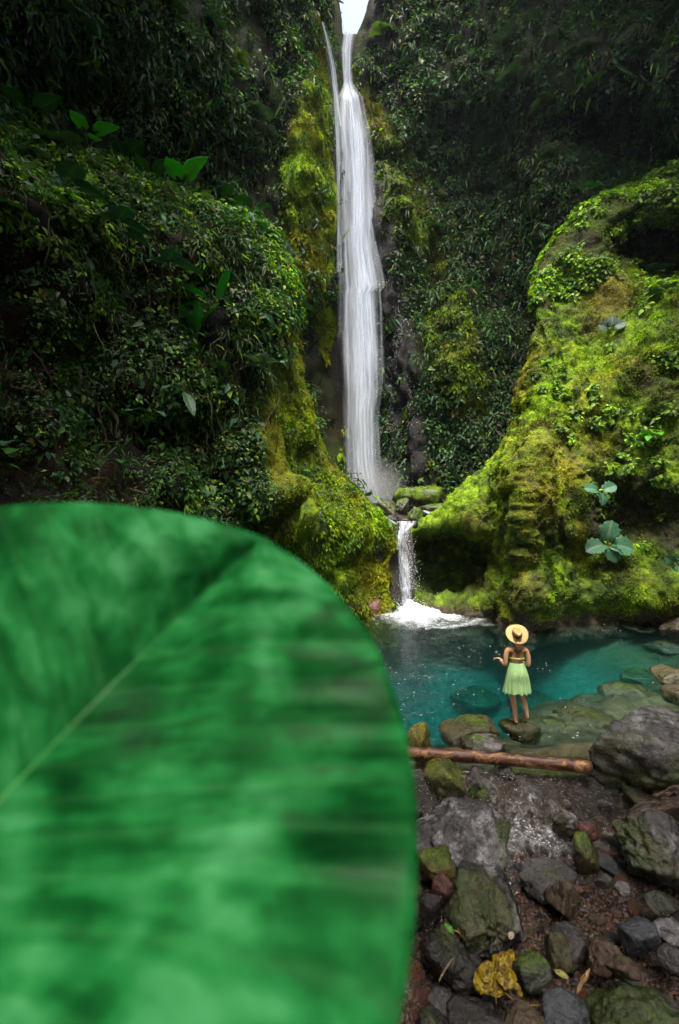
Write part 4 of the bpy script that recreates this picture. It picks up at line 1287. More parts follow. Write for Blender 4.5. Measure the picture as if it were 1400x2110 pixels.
# right bank: leafy patch on top, tufts lower down
def m_rb(u, v, p, n):
    top = 1.6 * sstep(30, -20, line_side(u, v, (1100, 640), (1400, 470))) * (u > 1060)
    low = 0.35 * blob(u, v, 1340, 900, 110, 160, .6) + 0.3 * blob(u, v, 1350, 600, 80, 60, .5) + 0.25 * blob(u, v, 1330, 1060, 110, 70, .6) + .2 * blob(u, v, 1180, 860, 80, 90, .6)
    g = sstep(-0.08, 0.2, fbm(p, 4, 610, (0.9,) * 3))
    return (top * (1 - 0.97 * blob(u, v, 1375, 515, 130, 85, .3)) + low) * (0.04 + g) * (u < 1700)
foliage('bank_foliage', SRB, 1700, 22, (0.2, 0.5), (0.10, 0.22), m_rb, 'bright yellow green leaves growing over the right bank', 3, (0.06, 0.3, 0.6, 0.03, 0.01), patch=1.0)
# unseen leaf canopy above the camera, added to shade the stones
def build_shade_canopy():
    rs = np.random.default_rng(70)
    n = 560
    c = np.stack([rs.uniform(-8, 12, n), rs.uniform(-1.5, 2.3, n), rs.uniform(11, 15, n)], -1)
    c[:, 2] += np.maximum(0, c[:, 1]) * 0.5
    k = fbm(c, 3, 650, (0.25, 0.25, 0)) > -0.3
    c = c[k]
    nr = np.broadcast_to(np.array([0, 0, 1.0]), c.shape)
    p, nn = clumps(c, nr, 26, rs.uniform(.7, 1.3, len(c)), rs)
    v, f, kk = leaves(p, nn, rs.uniform(.25, .45, len(p)), rs, .5, .8, .5)
    cc = leaf_cols(len(p), rs, p)
    tag(link('shade_canopy', raw_mesh('shade_canopy', v, f, np.repeat(cc, kk, 0)), M_LEAF), 'tree crowns overhanging the hillside above the stream', 'foliage', kind='stuff')
build_shade_canopy()
# upper cliffs
def m_lc(u, v, p, n):
    i = np.ones_like(u)
    g = sstep(-0.3, 0.2, fbm(p, 4, 620, (0.3, 0.3, 0.22)))
    return (1 - 0.9 * SL.moss[:-1, :-1]) * (0.12 + g) * (u > -300) * (u < 700) * (1 - (u > 684) * (v < 95)) * (v > -250) * (v < 1000) * (1 - 0.8 * sstep(560, 640, u) * sstep(560, 620, v)) * (p[..., 1] ** -1) * (1 - 0.75 * sstep(640, 690, u) * sstep(60, 160, v))
foliage('cliff_foliage', SL, 7000, 16, (0.3, 0.8), (0.10, 0.26), m_lc, 'dark hanging foliage on the cliff left of the tall waterfall', 4, (0.5, 0.32, 0.07, 0.08, 0.05), droop=1.0, patch=0.5)
def m_rc(u, v, p, n):
    g = sstep(-0.25, 0.25, fbm(p, 4, 630, (0.3, 0.3, 0.22)))
    return (1 - 0.85 * SR.moss[:-1, :-1]) * (1 - 0.97 * SR.wet[:-1, :-1]) * (0.35 + g) * (u < 1700) * (u > 735) * (1 - (u < 778) * (v < 95)) * (v > -250) * (v < 1030) * (1 - 0.8 * sstep(780, 740, u) * sstep(140, 200, v))
foliage('cliff_foliage', SR, 8200, 15, (0.3, 0.75), (0.10, 0.26), m_rc, 'dark brownish foliage on the cliff right of the tall waterfall', 5, (0.5, 0.3, 0.05, 0.2, 0.05), droop=1.0, patch=0.4)
foliage('cliff_foliage', SL, 1000, 12, (0.4, 0.9), (0.3, 0.65), m_lc, 'long dark blades hanging down the cliff left of the tall waterfall', 24, (0.55, 0.28, 0.04, 0.05, 0.08), patch=0.3, droop=2.4, up=.2, narrow=.36)
foliage('cliff_foliage', SR, 1100, 12, (0.4, 0.9), (0.3, 0.65), m_rc, 'long brownish blades hanging down the cliff right of the tall waterfall', 25, (0.55, 0.25, 0.04, 0.06, 0.12), patch=0.3, droop=2.4, up=.2, narrow=.36)
# moss: short fronds standing off the rock, hanging on steep faces
def moss_fuzz(name, S, n, mask, length, label, seed, hang=0.6, wid=0.22, gain=1.15, yellow=0.2, bright=0.0, mseed=8):
    rs = np.random.default_rng(seed)
    pos, nr = S.sample(n, mask, seed)
    L = rs.uniform(*length, n) * (0.6 + 0.8 * np.clip(0.5 + fbm(pos, 3, seed, (1.5,) * 3), 0, 1))
    d = norm(nr * 0.9 + rs.normal(size=(n, 3)) * 0.45 + np.array([0, 0, -hang]))
    side = norm(np.cross(d, rs.normal(size=(n, 3))))
    w = (L * wid)[:, None]
    up_ = norm(np.cross(side, d))
    m_ = pos + d * (L * 0.55)[:, None] + up_ * (L * .08)[:, None]
    t_ = pos + d * L[:, None] + np.array([0, 0, -1]) * (L * 0.25 * hang)[:, None]
    v = np.stack([pos - nr * .02, m_ - side * w, m_ + side * w, t_], 1)
    f = np.array([[0, 2, 1], [1, 2, 3]])[None] + (np.arange(n) * 4)[:, None, None]
    c = moss_col(pos, yellow, bright, mseed) * rs.uniform(0.7, 1.5, (n, 1)) * gain
    me = raw_mesh(name, v.reshape(-1, 3), f.reshape(-1, 3), np.repeat(c, 4, 0), True)
    return tag(link(name, me, M_MOSSF), label, 'moss', kind='stuff')
moss_fuzz('moss', SRB, 130000, lambda u, v, p, n: (SRB.mossz[:-1, :-1] + 0.02) * (u < 1560) * (sstep(-.35, .1, fbm(p, 4, 640, (1.2,) * 3)) + .1), (0.04, 0.10), 'yellow green moss coating the right bank', 11, 0.5, yellow=-.05)
moss_fuzz('moss', SLB, 60000, lambda u, v, p, n: SLB.mossz[:-1, :-1] * (sstep(-.4, .1, fbm(p, 4, 641, (1.2, 1.2, .6))) + .1), (0.06, 0.18), 'yellow green moss hanging on the ridge of the left bank', 12, 0.9, mseed=6, yellow=.2, bright=.1)
moss_fuzz('moss', SL, 30000, lambda u, v, p, n: SL.moss[:-1, :-1] * (u > 480), (0.1, 0.3), 'golden green moss streaks left of the tall waterfall', 13, 1.2, mseed=3, yellow=.3, bright=.3, gain=1.15)
moss_fuzz('moss', SR, 26000, lambda u, v, p, n: SR.moss[:-1, :-1] * (u < 1050), (0.1, 0.3), 'green moss streaks right of the tall waterfall', 14, 1.2, mseed=4, yellow=.0, bright=-.1, gain=0.9)

# thin vines and roots hanging off the walls
def vines(name, S, n, mask, label, seed):
    rs = np.random.default_rng(seed)
    pos, nr = S.sample(n, mask, seed)
    parts, cols = [], []
    for k in range(n):
        L = rs.uniform(0.8, 3.2)
        t = np.linspace(0, 1, 9)[:, None]
        out = nr[k] * np.array([1, 1, 0]); out = out / max(np.linalg.norm(out), .2)
        pth = pos[k] + out * (0.15 + 0.45 * np.sin(t * 2.2)) + np.array([0, 0, -L]) * t + np.cumsum(rs.normal(size=(9, 3)), 0) * 0.035
        v, f = tube(pth, np.linspace(1, .6, 9) * rs.uniform(.008, .02), 5)
        parts.append((v, f))
        cols.append(np.broadcast_to(lerp(np.array([0.075, 0.05, 0.028]), np.array([0.05, 0.09, 0.02]), rs.random()), v.shape))
    v, f = join(parts)
    tag(link(name, raw_mesh(name, v, f, np.vstack(cols)), M_MOSSF), label, 'vines', kind='stuff')
vines('vines', SLB, 130, lambda u, v, p, n: (1 - SLB.mossz[:-1, :-1]) * (u > -50) * (u < 620) * (v > 300) * (v < 950), 'thin vines and roots hanging over the left bank', 81)
vines('vines', SL, 110, lambda u, v, p, n: (u > 0) * (u < 690) * (v > -60) * (v < 480) * 1.0, 'thin vines hanging down the cliff left of the tall waterfall', 82)
vines('vines', SR, 120, lambda u, v, p, n: (u > 790) * (u < 1400) * (v > -60) * (v < 700) * 1.0, 'thin vines hanging down the cliff right of the tall waterfall', 83)

# ---------------------------------------------------------------- single plants
def frond_mesh(name, L=1.0, n=13, droop=0.5, col=(0.06, 0.16, 0.03)):
    t = np.linspace(0, 1, n + 2)
    path = np.stack([0 * t, t * L * (1 - 0.25 * droop * t), L * (0.35 * t - (0.35 + droop * 0.6) * t * t)], -1)
    vs_, fs_ = [], []
    v, f = tube(path, np.linspace(0.012, 0.003, len(t)) * L, 4); vs_.append((v, f))
    for k in range(1, n + 1):
        s_ = t[k]
        ln = L * 0.30 * math.sin(math.pi * min(1, 0.12 + s_ * 0.93)) ** 0.8
        for sg in (-1, 1):
            b_ = path[k]
            tip = b_ + np.array([sg * ln, ln * 0.35, -ln * 0.25])
            w = np.array([0, L * 0.034, 0])
            mid_ = (b_ * .5 + tip * .5) + np.array([0, 0, 0.02 * L])
            vs_.append((np.array([b_ - w * .5, b_ + w * .6, mid_ + w, mid_ - w, tip]), np.array([[0, 1, 2], [0, 2, 3], [3, 2, 4]])))
    v, f = join(vs_)
    c = np.array(col) * np.random.default_rng(int(L * 100)).uniform(0.8, 1.2, (len(v), 1))
    return raw_mesh(name, v, f, c)

def blade_mesh(name, kind, L, col, rib=(0.12, 0.24, 0.07)):
    """broad leaf with thickness-free folded lamina, midrib groove and wavy rim; kind: heart, paddle, round"""
    n, m = 17, 11
    t = np.linspace(0, 1, n); a_ = np.linspace(-1, 1, m)
    if kind == 'heart':
        w = 0.42 * np.interp(t, [0, .06, .2, .35, .6, .85, 1], [0.35, .8, 1.0, 1.0, .74, .3, 0.01])
        back = 0.22 * np.exp(-(t / .12) ** 2)
    elif kind == 'paddle':
        w = 0.17 * np.interp(t, [0, .05, .2, .5, .8, .95, 1], [0.1, .5, .9, 1.0, .75, .3, 0.01]); back = 0 * t
    else:
        w = 0.5 * np.sin(np.pi * np.clip(t * .96 + .06, 0, 1)) ** 0.6; back = 0.16 * np.exp(-(t / .1) ** 2)
    A, T = np.meshgrid(a_, t)
    W = w[:, None]
    lob = 1.0
    if kind == 'round': lob = 1 + 0.10 * np.sign(np.sin(T * 24)) * np.abs(A) ** 6
    x = A * W * lob * L
    y = (T - back[:, None] * np.abs(A) ** 1.3) * L
    z = L * (0.10 * np.abs(A) * W / 0.4 - 0.22 * T ** 2 + 0.015 * np.sin(T * 30 + np.abs(A) * 4) * np.abs(A) + 0.02 * np.sin(T * 9) * A)
    p = np.stack([x, y, z], -1)
    v, f = solid(p, 0.006 * L)
    c = np.broadcast_to(np.array(col), (n, m, 3)).copy()
    vein = np.exp(-(np.abs(A) / 0.09) ** 2) + 0.5 * np.exp(-(np.abs(((T * 7 - np.abs(A) * 1.2) % 1) - 0.5) / 0.12) ** 2) * (np.abs(A) < .95)
    c = mixc(c, np.array(rib), np.clip(vein, 0, 1) * 0.7)
    return raw_mesh(name, v, f, np.concatenate([c.reshape(-1, 3)] * 2))

def plant(name, label, cat, base, outw, leaf_me, stems, group=None, stem_col=None, leafname='leaf'):
    """stems: list of (azimuth, elevation, stem length, leaf scale, leaf pitch); azimuth 0 points out of the slope"""
    root = bpy.data.objects.new(name, None); COL.objects.link(root)
    root.location = base
    o2 = Vector(outw); az0 = math.atan2(o2.x, o2.y)
    tag(root, label, cat, group)
    for az, el, ln, sc, pit in stems:
        A_ = az0 + az
        dirv = Vector((math.sin(A_) * math.cos(el), math.cos(A_) * math.cos(el), math.sin(el)))
        tip = dirv * ln
        if ln > 0.02:
            t = np.linspace(0, 1, 7)[:, None]
            path = np.array(dirv)[None] * ln * t + np.array([0, 0, 0.12 * ln]) * (t * (1 - t) * 4)
            v, f = tube(path, np.linspace(0.018, 0.011, 7) * max(.4, sc), 6)
            me = raw_mesh('stem', v, f, np.broadcast_to(np.array(stem_col or (0.07, 0.15, 0.03)), v.shape))
            link('stem', me, M_LEAF, root)
        lo = link(leafname, leaf_me, M_LEAF, root)
        lo.location = tip
        lo.rotation_euler = (pit, 0, -A_)
        lo.scale = (sc, sc, sc)
    return root

FR = [frond_mesh('frond', 1.0, 14, 0.7, (0.015, 0.045, 0.013)), frond_mesh('frond', 1.01, 14, 0.9, (0.05, 0.10, 0.012)), frond_mesh('frond', 1.02, 12, 0.6, (0.03, 0.06, 0.035))]
HE = [blade_mesh('leaf', 'heart', 1.0, (0.03, 0.14, 0.018)), blade_mesh('leaf', 'heart', 1.0, (0.07, 0.36, 0.02)), blade_mesh('leaf', 'heart', 1.0, (0.045, 0.13, 0.085))]
PA = [blade_mesh('leaf', 'paddle', 1.0, (0.04, 0.30, 0.03)), blade_mesh('leaf', 'paddle', 1.0, (0.04, 0.11, 0.06))]
RO = [blade_mesh('leaf', 'round', 1.0, (0.05, 0.17, 0.09), (0.22, 0.34, 0.24)), blade_mesh('leaf', 'round', 1.0, (0.10, 0.17, 0.13), (0.3, 0.38, 0.3))]

def at(u, v, names):
    h_ = hit(u, v, names)
    return h_[0], h_[1]
rp = random.Random(21)
def fern(u, v, names, sc, k, label, n=6, spread=1.5):
    sc = sc * 0.72
    b_, nr = at(u, v, names)
    st = [(lerp(-spread, spread, (i + .5) / n) + rp.uniform(-.15, .15), 0.4, 0.0, sc * rp.uniform(.8, 1.15), rp.uniform(-.1, .55)) for i in range(n)]
    return plant('fern', label, 'fern', b_ + nr * .1, nr, FR[k], st, 'ferns on the gorge walls', leafname='frond')
LEFTW = ['SL', 'SLB']; RIGHTW = ['SR', 'SRB']
for u, v, sc, k, lab in [
    (300, 185, 1.5, 2, 'grey green fern on the dark wall above the left bank'), (525, 245, 1.6, 2, 'pale fern hanging midway left of the waterfall'), (560, 295, 1.5, 2, 'pale fern just below the midway one by the waterfall'),
    (450, 345, 1.3, 2, 'drooping fern above the bright bushes of the left bank'), (365, 260, 1.3, 0, 'dull fern in the shade left of the pale ones'), (430, 60, 1.4, 0, 'dark fern near the top left of the waterfall'),
    (150, 60, 1.3, 0, 'dark fern in the upper left corner'), (610, 120, 1.4, 0, 'fern beside the thin side trickle'), (490, 130, 1.4, 1, 'yellow green fern high on the left cliff'), (240, 120, 1.2, 0, 'shaded fern left of the high yellow green one'),
    (350, 30, 1.3, 0, 'topmost dark fern on the left cliff'), (60, 330, 0.9, 2, 'fern at the left edge above the scrub'), (210, 560, 0.7, 1, 'small bright fern amid the left bank scrub'), (120, 700, 0.6, 0, 'little dark fern in the left bank scrub'),
    (440, 760, 0.8, 0, 'fern on the left bank near the moss')]:
    fern(u, v, LEFTW, sc, k, lab)
for u, v, sc, k, lab in [
    (1225, 180, 1.6, 1, 'bright yellow green fern on the upper right cliff'), (1200, 115, 1.4, 0, 'fern above the bright one on the right cliff'), (1050, 95, 1.7, 2, 'blue green fern near the top of the right cliff'), (1060, 160, 1.7, 2, 'blue green fern hanging below its twin'),
    (905, 225, 1.6, 2, 'pale fern right of the waterfall'), (1125, 215, 1.2, 1, 'small yellow fern on the dark right cliff'), (1255, 315, 1.2, 1, 'yellowish fern above the leafy right bank'), (1330, 270, 1.3, 0, 'dark fern at the right above the leafy bank'),
    (790, 70, 1.4, 1, 'yellow green fern right of the waterfall lip'), (830, 150, 1.3, 0, 'dark fern just right of the upper fall'), (1380, 60, 1.4, 0, 'dark fern in the upper right corner'), (1300, 120, 1.2, 0, 'dark fern left of the corner one'),
    (1010, 330, 1.2, 0, 'shaded fern in the middle of the right cliff'), (890, 470, 1.2, 0, 'fern over the wet rock rib'), (1130, 330, 1.2, 0, 'brownish fern in the dark hollow'), (1390, 850, .6, 1, 'bright fern at the right edge of the mossy bank'),
    (1130, 1140, .5, 1, 'pale little fern low on the right bank')]:
    fern(u, v, RIGHTW, sc, k, lab)

def big_leaf(name, u, v, names, me, stems, label, cat, off=0.1):
    b_, nr = at(u, v, names)
    if names is LEFTW: off += 0.28
    return plant(name, label, cat, b_ + nr * off, nr, me, stems)
R_ = math.radians
for u, v, k, sc, lab in [(175, 345, 1, .75, 'green elephant ear poking over the left ridge beside the drooping one'), (60, 305, 0, .8, 'dark elephant ear standing over the left end of the ridge'),
    (440, 450, 0, .7, 'dull elephant ear on the ridge right of the vivid one'), (500, 475, 2, .6, 'bluish elephant ear near the right tip of the ridge'), (300, 400, 0, .7, 'dark elephant ear between the drooping and the vivid ones')]:
    sc *= 0.68
    big_leaf('elephant_ear', u, v, LEFTW, HE[k], [(rp.uniform(-1.2, -.3), rp.uniform(.7, 1.2), .5, sc, rp.uniform(.2, .9)), (rp.uniform(.3, 1.2), rp.uniform(.5, 1.1), .45, sc * .85, rp.uniform(0, .6)), (rp.uniform(-.3, .3), .3, .3, sc * .7, -.2)], lab, 'plant', .15)
for u, v, k, sc, lab in [(120, 315, 0, 1.1, 'dark fern arching over the left ridge'), (400, 425, 1, 1.0, 'yellow green fern arching over the middle of the ridge'), (545, 490, 0, .9, 'fern on the right tip of the left ridge'), (20, 440, 0, .8, 'dim fern at the left edge in the scrub'),
    (380, 560, 1, .8, 'light green fern in the middle of the left bank'), (270, 700, 0, .7, 'dark fern amid the lower left scrub'), (500, 690, 1, .8, 'bright fern near the mossy end of the left bank'), (160, 860, 0, .5, 'small fern low on the left bank')]:
    fern(u, v, LEFTW, sc, k, lab)
# left bank broad leaves (azimuth 0 = out of the slope, + turns clockwise)
big_leaf('elephant_ear', 232, 345, LEFTW, HE[0], [(0.5, 0.6, .5, .95, .2), (1.3, .5, .4, .8, .1)], 'broad drooping elephant ear leaves on the upper left bank', 'plant', .3)
big_leaf('elephant_ear', 365, 430, LEFTW, HE[1], [(-0.9, 1.1, .5, .7, .9), (0.6, .7, .4, .6, .3)], 'vivid green elephant ear catching the light on the left ridge', 'plant', .3)
big_leaf('elephant_ear', 140, 235, LEFTW, HE[0], [(0.1, 1.3, .6, .8, 1.2)], 'single upright leaf in the dark upper left', 'plant', .3)
big_leaf('heliconia', 398, 690, LEFTW, PA[0], [(-1.2, 1.3, .25, .9, 1.15), (.9, 1.1, .25, .75, .9), (.1, 1.2, .2, .8, .9), (1.6, .8, .2, .6, .6)], 'upright heliconia with paddle leaves in the left bank scrub', 'plant', .2)
big_leaf('heliconia', 452, 650, LEFTW, PA[0], [(-.6, 1.2, .25, .8, 1.0), (1.2, .7, .3, .8, .5), (1.6, .4, .2, .7, .2)], 'bright paddle leaved plant beside the upright heliconia', 'plant', .2)
big_leaf('elephant_ear', 330, 545, LEFTW, HE[2], [(.4, .5, .3, .6, .1), (-.7, .4, .3, .6, -.1), (1.2, .2, .3, .5, -.2)], 'bluish elephant ears in the middle of the left bank', 'plant', .2)
big_leaf('elephant_ear', 210, 480, LEFTW, HE[2], [(.4, .5, .3, .6, .1), (-.7, .4, .3, .55, -.1), (1.2, .2, .3, .6, -.2), (-1.4, .3, .3, .5, 0)], 'shaded bluish elephant ears left of the middle ones', 'plant', .2)
big_leaf('elephant_ear', 90, 400, LEFTW, HE[2], [(.6, .5, .3, .6, .1), (-.5, .4, .3, .5, -.1)], 'dim elephant ears near the left edge', 'plant', .2)
big_leaf('gunnera', 535, 770, LEFTW, RO[1], [(.5, .5, .25, .7, .1), (-.5, .4, .25, .65, 0), (1.3, .2, .2, .5, -.2)], 'pale lobed leaves beside the mossy left ridge', 'plant', .2)
big_leaf('heliconia', 352, 790, LEFTW, PA[1], [(.3, -.3, .15, .8, -.7), (1.2, .4, .2, .7, -.1)], 'pale hanging paddle leaf on the lower left bank', 'plant', .25)
big_leaf('heliconia', 290, 845, LEFTW, PA[1], [(1.3, .3, .2, .6, 0), (.2, .3, .2, .5, -.2)], 'bluish paddle leaves above the dead twigs', 'plant', .25)
big_leaf('elephant_ear', 85, 960, LEFTW, HE[0], [(.9, .6, .35, .45, .2), (-.4, .4, .3, .45, -.1), (.2, .2, .2, .4, -.2)], 'dark elephant ears just above the giant leaf', 'plant', .2)
big_leaf('elephant_ear', 35, 925, LEFTW, HE[2], [(.6, .5, .3, .4, .1), (-.3, .3, .3, .4, -.1)], 'bluish elephant ears at the left edge above the giant leaf', 'plant', .2)
big_leaf('heliconia', 30, 850, LEFTW, PA[0], [(.3, .9, .2, .6, .6), (1.2, .6, .2, .5, .3)], 'dark paddle leaves at the left edge', 'plant', .2)
big_leaf('elephant_ear', 260, 975, LEFTW, HE[0], [(.2, .4, .2, .35, 0), (1.3, .4, .2, .3, 0)], 'small elephant ears below the dead twigs', 'plant', .2)
big_leaf('elephant_ear', 480, 985, LEFTW, HE[0], [(.2, .4, .2, .3, 0), (1.1, .4, .2, .32, 0), (-1, .4, .2, .3, .1)], 'glossy young leaves beside the golden moss', 'plant', .15)
big_leaf('elephant_ear', 600, 640, LEFTW, HE[2], [(.5, .2, .2, .4, -.2), (-.6, .3, .2, .4, 0)], 'pale leaves on the rim of the left bank', 'plant', .1)
# right bank
def gunnera(u, v, label, me, rad, dirs, off):
    """leaves on short stalks spreading over the rock face, their blades turned to the open side"""
    b_, nr = at(u, v, RIGHTW)
    root = bpy.data.objects.new('gunnera', None); COL.objects.link(root)
    root.location = b_
    tag(root, label, 'plant')
    face = (nr + Vector((-0.15, -0.6, 0.55))).normalized()
    for k, (ang, st, sc) in enumerate(dirs):
        d = Vector((math.cos(ang), -0.25, math.sin(ang))).normalized()
        z = (face + Vector((rp.uniform(-.2, .2), 0, rp.uniform(-.15, .2)))); z = (z - d * z.dot(d)).normalized()
        x = d.cross(z)
        tip = nr * off + Vector((0, -0.25, 0)) + d * st + Vector((0, -0.05 * k, 0))
        t = np.linspace(0, 1, 8)[:, None]
        pth = np.array(tip)[None] * t + np.array([0, -.08, -.04]) * (t * (1 - t) * 4)
        tv, tf = tube(pth, np.linspace(.018, .012, 8), 6)
        link('stem', raw_mesh('stem', tv, tf, np.broadcast_to(np.array((0.10, 0.16, 0.05)), tv.shape)), M_LEAF, root)
        lo = link('leaf', me, M_LEAF, root)
        lo.matrix_local = Matrix.Translation(tip) @ Matrix((x, d, z)).transposed().to_4x4() @ Matrix.Scale(sc * rad, 4)
gunnera(1244, 1128, 'large blue green gunnera low on the right bank', RO[0], 1.0, [(3.35, .12, .62), (1.5, .16, .62), (-.15, .14, .68), (-1.2, .12, .5)], .3)
gunnera(1212, 1018, 'smaller blue green gunnera above the large one', RO[0], 1.0, [(2.9, .1, .42), (.4, .1, .40), (-1.5, .1, .36)], .25)
gunnera(1252, 684, 'pale leaves on the crest of the right bank', RO[1], 1.0, [(2.8, .1, .40), (.5, .12, .46), (1.6, .1, .34)], .25)
gunnera(1380, 1150, 'dim gunnera at the right edge under the dark hollow', RO[0], 1.0, [(2.6, .1, .34), (.9, .1, .32), (-1.6, .1, .3)], .2)
big_leaf('elephant_ear', 1345, 575, RIGHTW, HE[2], [(.9, .5, .3, .6, .1), (-.4, .5, .3, .6, .0), (.2, .1, .2, .5, -.3)], 'pale bluish leaves at the right edge under the leafy patch', 'plant', .2)
big_leaf('elephant_ear', 1385, 615, RIGHTW, HE[2], [(.9, .4, .3, .55, .1), (-.6, .4, .3, .6, .0)], 'bluish leaves at the right edge below the pale ones', 'plant', .2)
big_leaf('elephant_ear', 1350, 905, RIGHTW, HE[1], [(.7, .4, .2, .4, 0), (-.7, .3, .2, .4, -.1), (0, .0, .2, .36, -.4)], 'yellow green heart leaves at the right of the mossy bank', 'plant', .15)
big_leaf('elephant_ear', 1210, 395, RIGHTW, HE[1], [(.7, .5, .2, .5, .2), (-.7, .5, .2, .5, .1)], 'yellow green leaf on the left tip of the leafy patch', 'plant', .1)

# dead twigs on the left bank
def twig(pts, r0, label, col=(0.13, 0.075, 0.045), names=LEFTW, off=0.28, side=None):
    w = []
    for u, v in pts:
        b_, nr = at(u, v, names); q = np.array(b_ + nr * off); w.append(q)
    w = np.array(w)
    t = np.linspace(0, 1, 14); tt = np.linspace(0, 1, len(w))
    path = np.stack([np.interp(t, tt, w[:, k]) for k in range(3)], -1) + 0.02 * np.random.default_rng(len(label)).normal(size=(14, 3))
    root = bpy.data.objects.new('twig', None); COL.objects.link(root); root.location = path[0]
    tag(root, label, 'twig')
    v, f = tube(path - path[0], np.linspace(r0, r0 * .5, 14), 7)
    link('stem', raw_mesh('stem', v, f, np.broadcast_to(np.array(col), v.shape)), M_ROCK, root)
    for k in (4, 8, 11):
        d = norm(np.random.default_rng(k + len(label)).normal(size=3)) * 0.35
        pth = path[k] - path[0] + np.linspace(0, 1, 6)[:, None] * d
        v, f = tube(pth, np.linspace(r0 * .5, r0 * .2, 6), 5)
        link('side_shoot', raw_mesh('side_shoot', v, f, np.broadcast_to(np.array(col), v.shape)), M_ROCK, root)
twig([(305, 915), (360, 940), (420, 970), (500, 990)], 0.028, 'bare brown twig slanting across the lower left bank')
twig([(325, 970), (400, 975), (450, 978)], 0.022, 'thin dead twig lying level under the slanting one')
twig([(265, 1000), (300, 1018), (330, 1040)], 0.02, 'short dead twig just above the giant leaf')
twig([(20, 795), (60, 785), (80, 775)], 0.02, 'pale twig at the left edge')
twig([(80, 740), (110, 790), (150, 830)], 0.016, 'thin twig hanging in the dark left scrub')
twig([(515, 920), (545, 860), (580, 810)], 0.02, 'thin twig rising across the mossy left ridge')

# dead hanging leaf on the left bank
b_, nr = at(300, 890, LEFTW)
plant('dead_leaf', 'withered pinkish brown leaf hanging in the left bank scrub', 'leaf', b_ + nr * .3, nr, blade_mesh('blade', 'paddle', 1.0, (0.2, 0.1, 0.07), (0.25, 0.14, 0.1)), [(.5, -.6, .02, .55, -1.0)], stem_col=(.1, .06, .03), leafname='blade')
b_, nr = at(190, 1000, LEFTW)
plant('dead_leaf', 'curled tan dead frond just above the giant leaf', 'leaf', b_ + nr * .3, nr, frond_mesh('blade', 1.03, 12, .4, (0.16, 0.10, 0.05)), [(1.2, .2, .02, .6, 0)], stem_col=(.1, .06, .03), leafname='blade')
# ================================================================ rusty pipe
def build_pipe():
    a_, b_ = P(835, 1551, 6.75), P(1218, 1582, 6.38)
    root = bpy.data.objects.new('rusty_pipe', None); COL.objects.link(root); root.location = a_
    tag(root, 'rusty brown pipe with flaking pale coating lying across the outflow', 'pipe')
    t = np.linspace(0, 1, 60)[:, None]
    path = (b_ - a_) * t + np.array([0, 0, 0.02]) * np.sin(t * math.pi)
    v, f = tube(path, 0.082 + 0.006 * fbm(np.stack([np.linspace(0, 9, 60)] * 3, -1), 3, 77) + 0.001 * np.sin(np.linspace(0, 40, 60)), 28)
    b = MB('flaking_rust')
    vec = b.coords((1.0, 2.2, 2.2))
    n1 = b.noise(vec, 5, 6, 0.7, 0.6); n2 = b.noise(b.coords(), 28, 5, 0.7)
    c = b.ramp(n1, [(0.36, (0.022, 0.008, 0.006)), (0.50, (0.085, 0.028, 0.013)), (0.58, (0.26, 0.12, 0.035)), (0.70, (0.42, 0.30, 0.16))])
    c = b.mul(c, b.ramp(n2, [(0.35, (0.35, 0.3, 0.28)), (0.55, (1.1, 1.1, 1.1))]))
    nr = b.bump(b.math('ADD', n1, b.math('MULTIPLY', n2, .4)), 0.6, 0.012)
    m = b.done(b.princ(c, b.ramp(n1, [(.4, (.35,) * 3), (.6, (.6,) * 3)]), 0.5, nr).outputs[0])
    link('tube', raw_mesh('tube', v, f), m, root)
    for s_ in (0.09, 0.50):
        q = (b_ - a_) * s_
        dr = norm(b_ - a_)
        pth = q + np.linspace(-0.012, 0.012, 4)[:, None] * dr
        v, f = tube(pth, np.array([.082, .089, .089, .082]), 28)
        link('joint_ring', raw_mesh('joint_ring', v, f), m, root)
build_pipe()

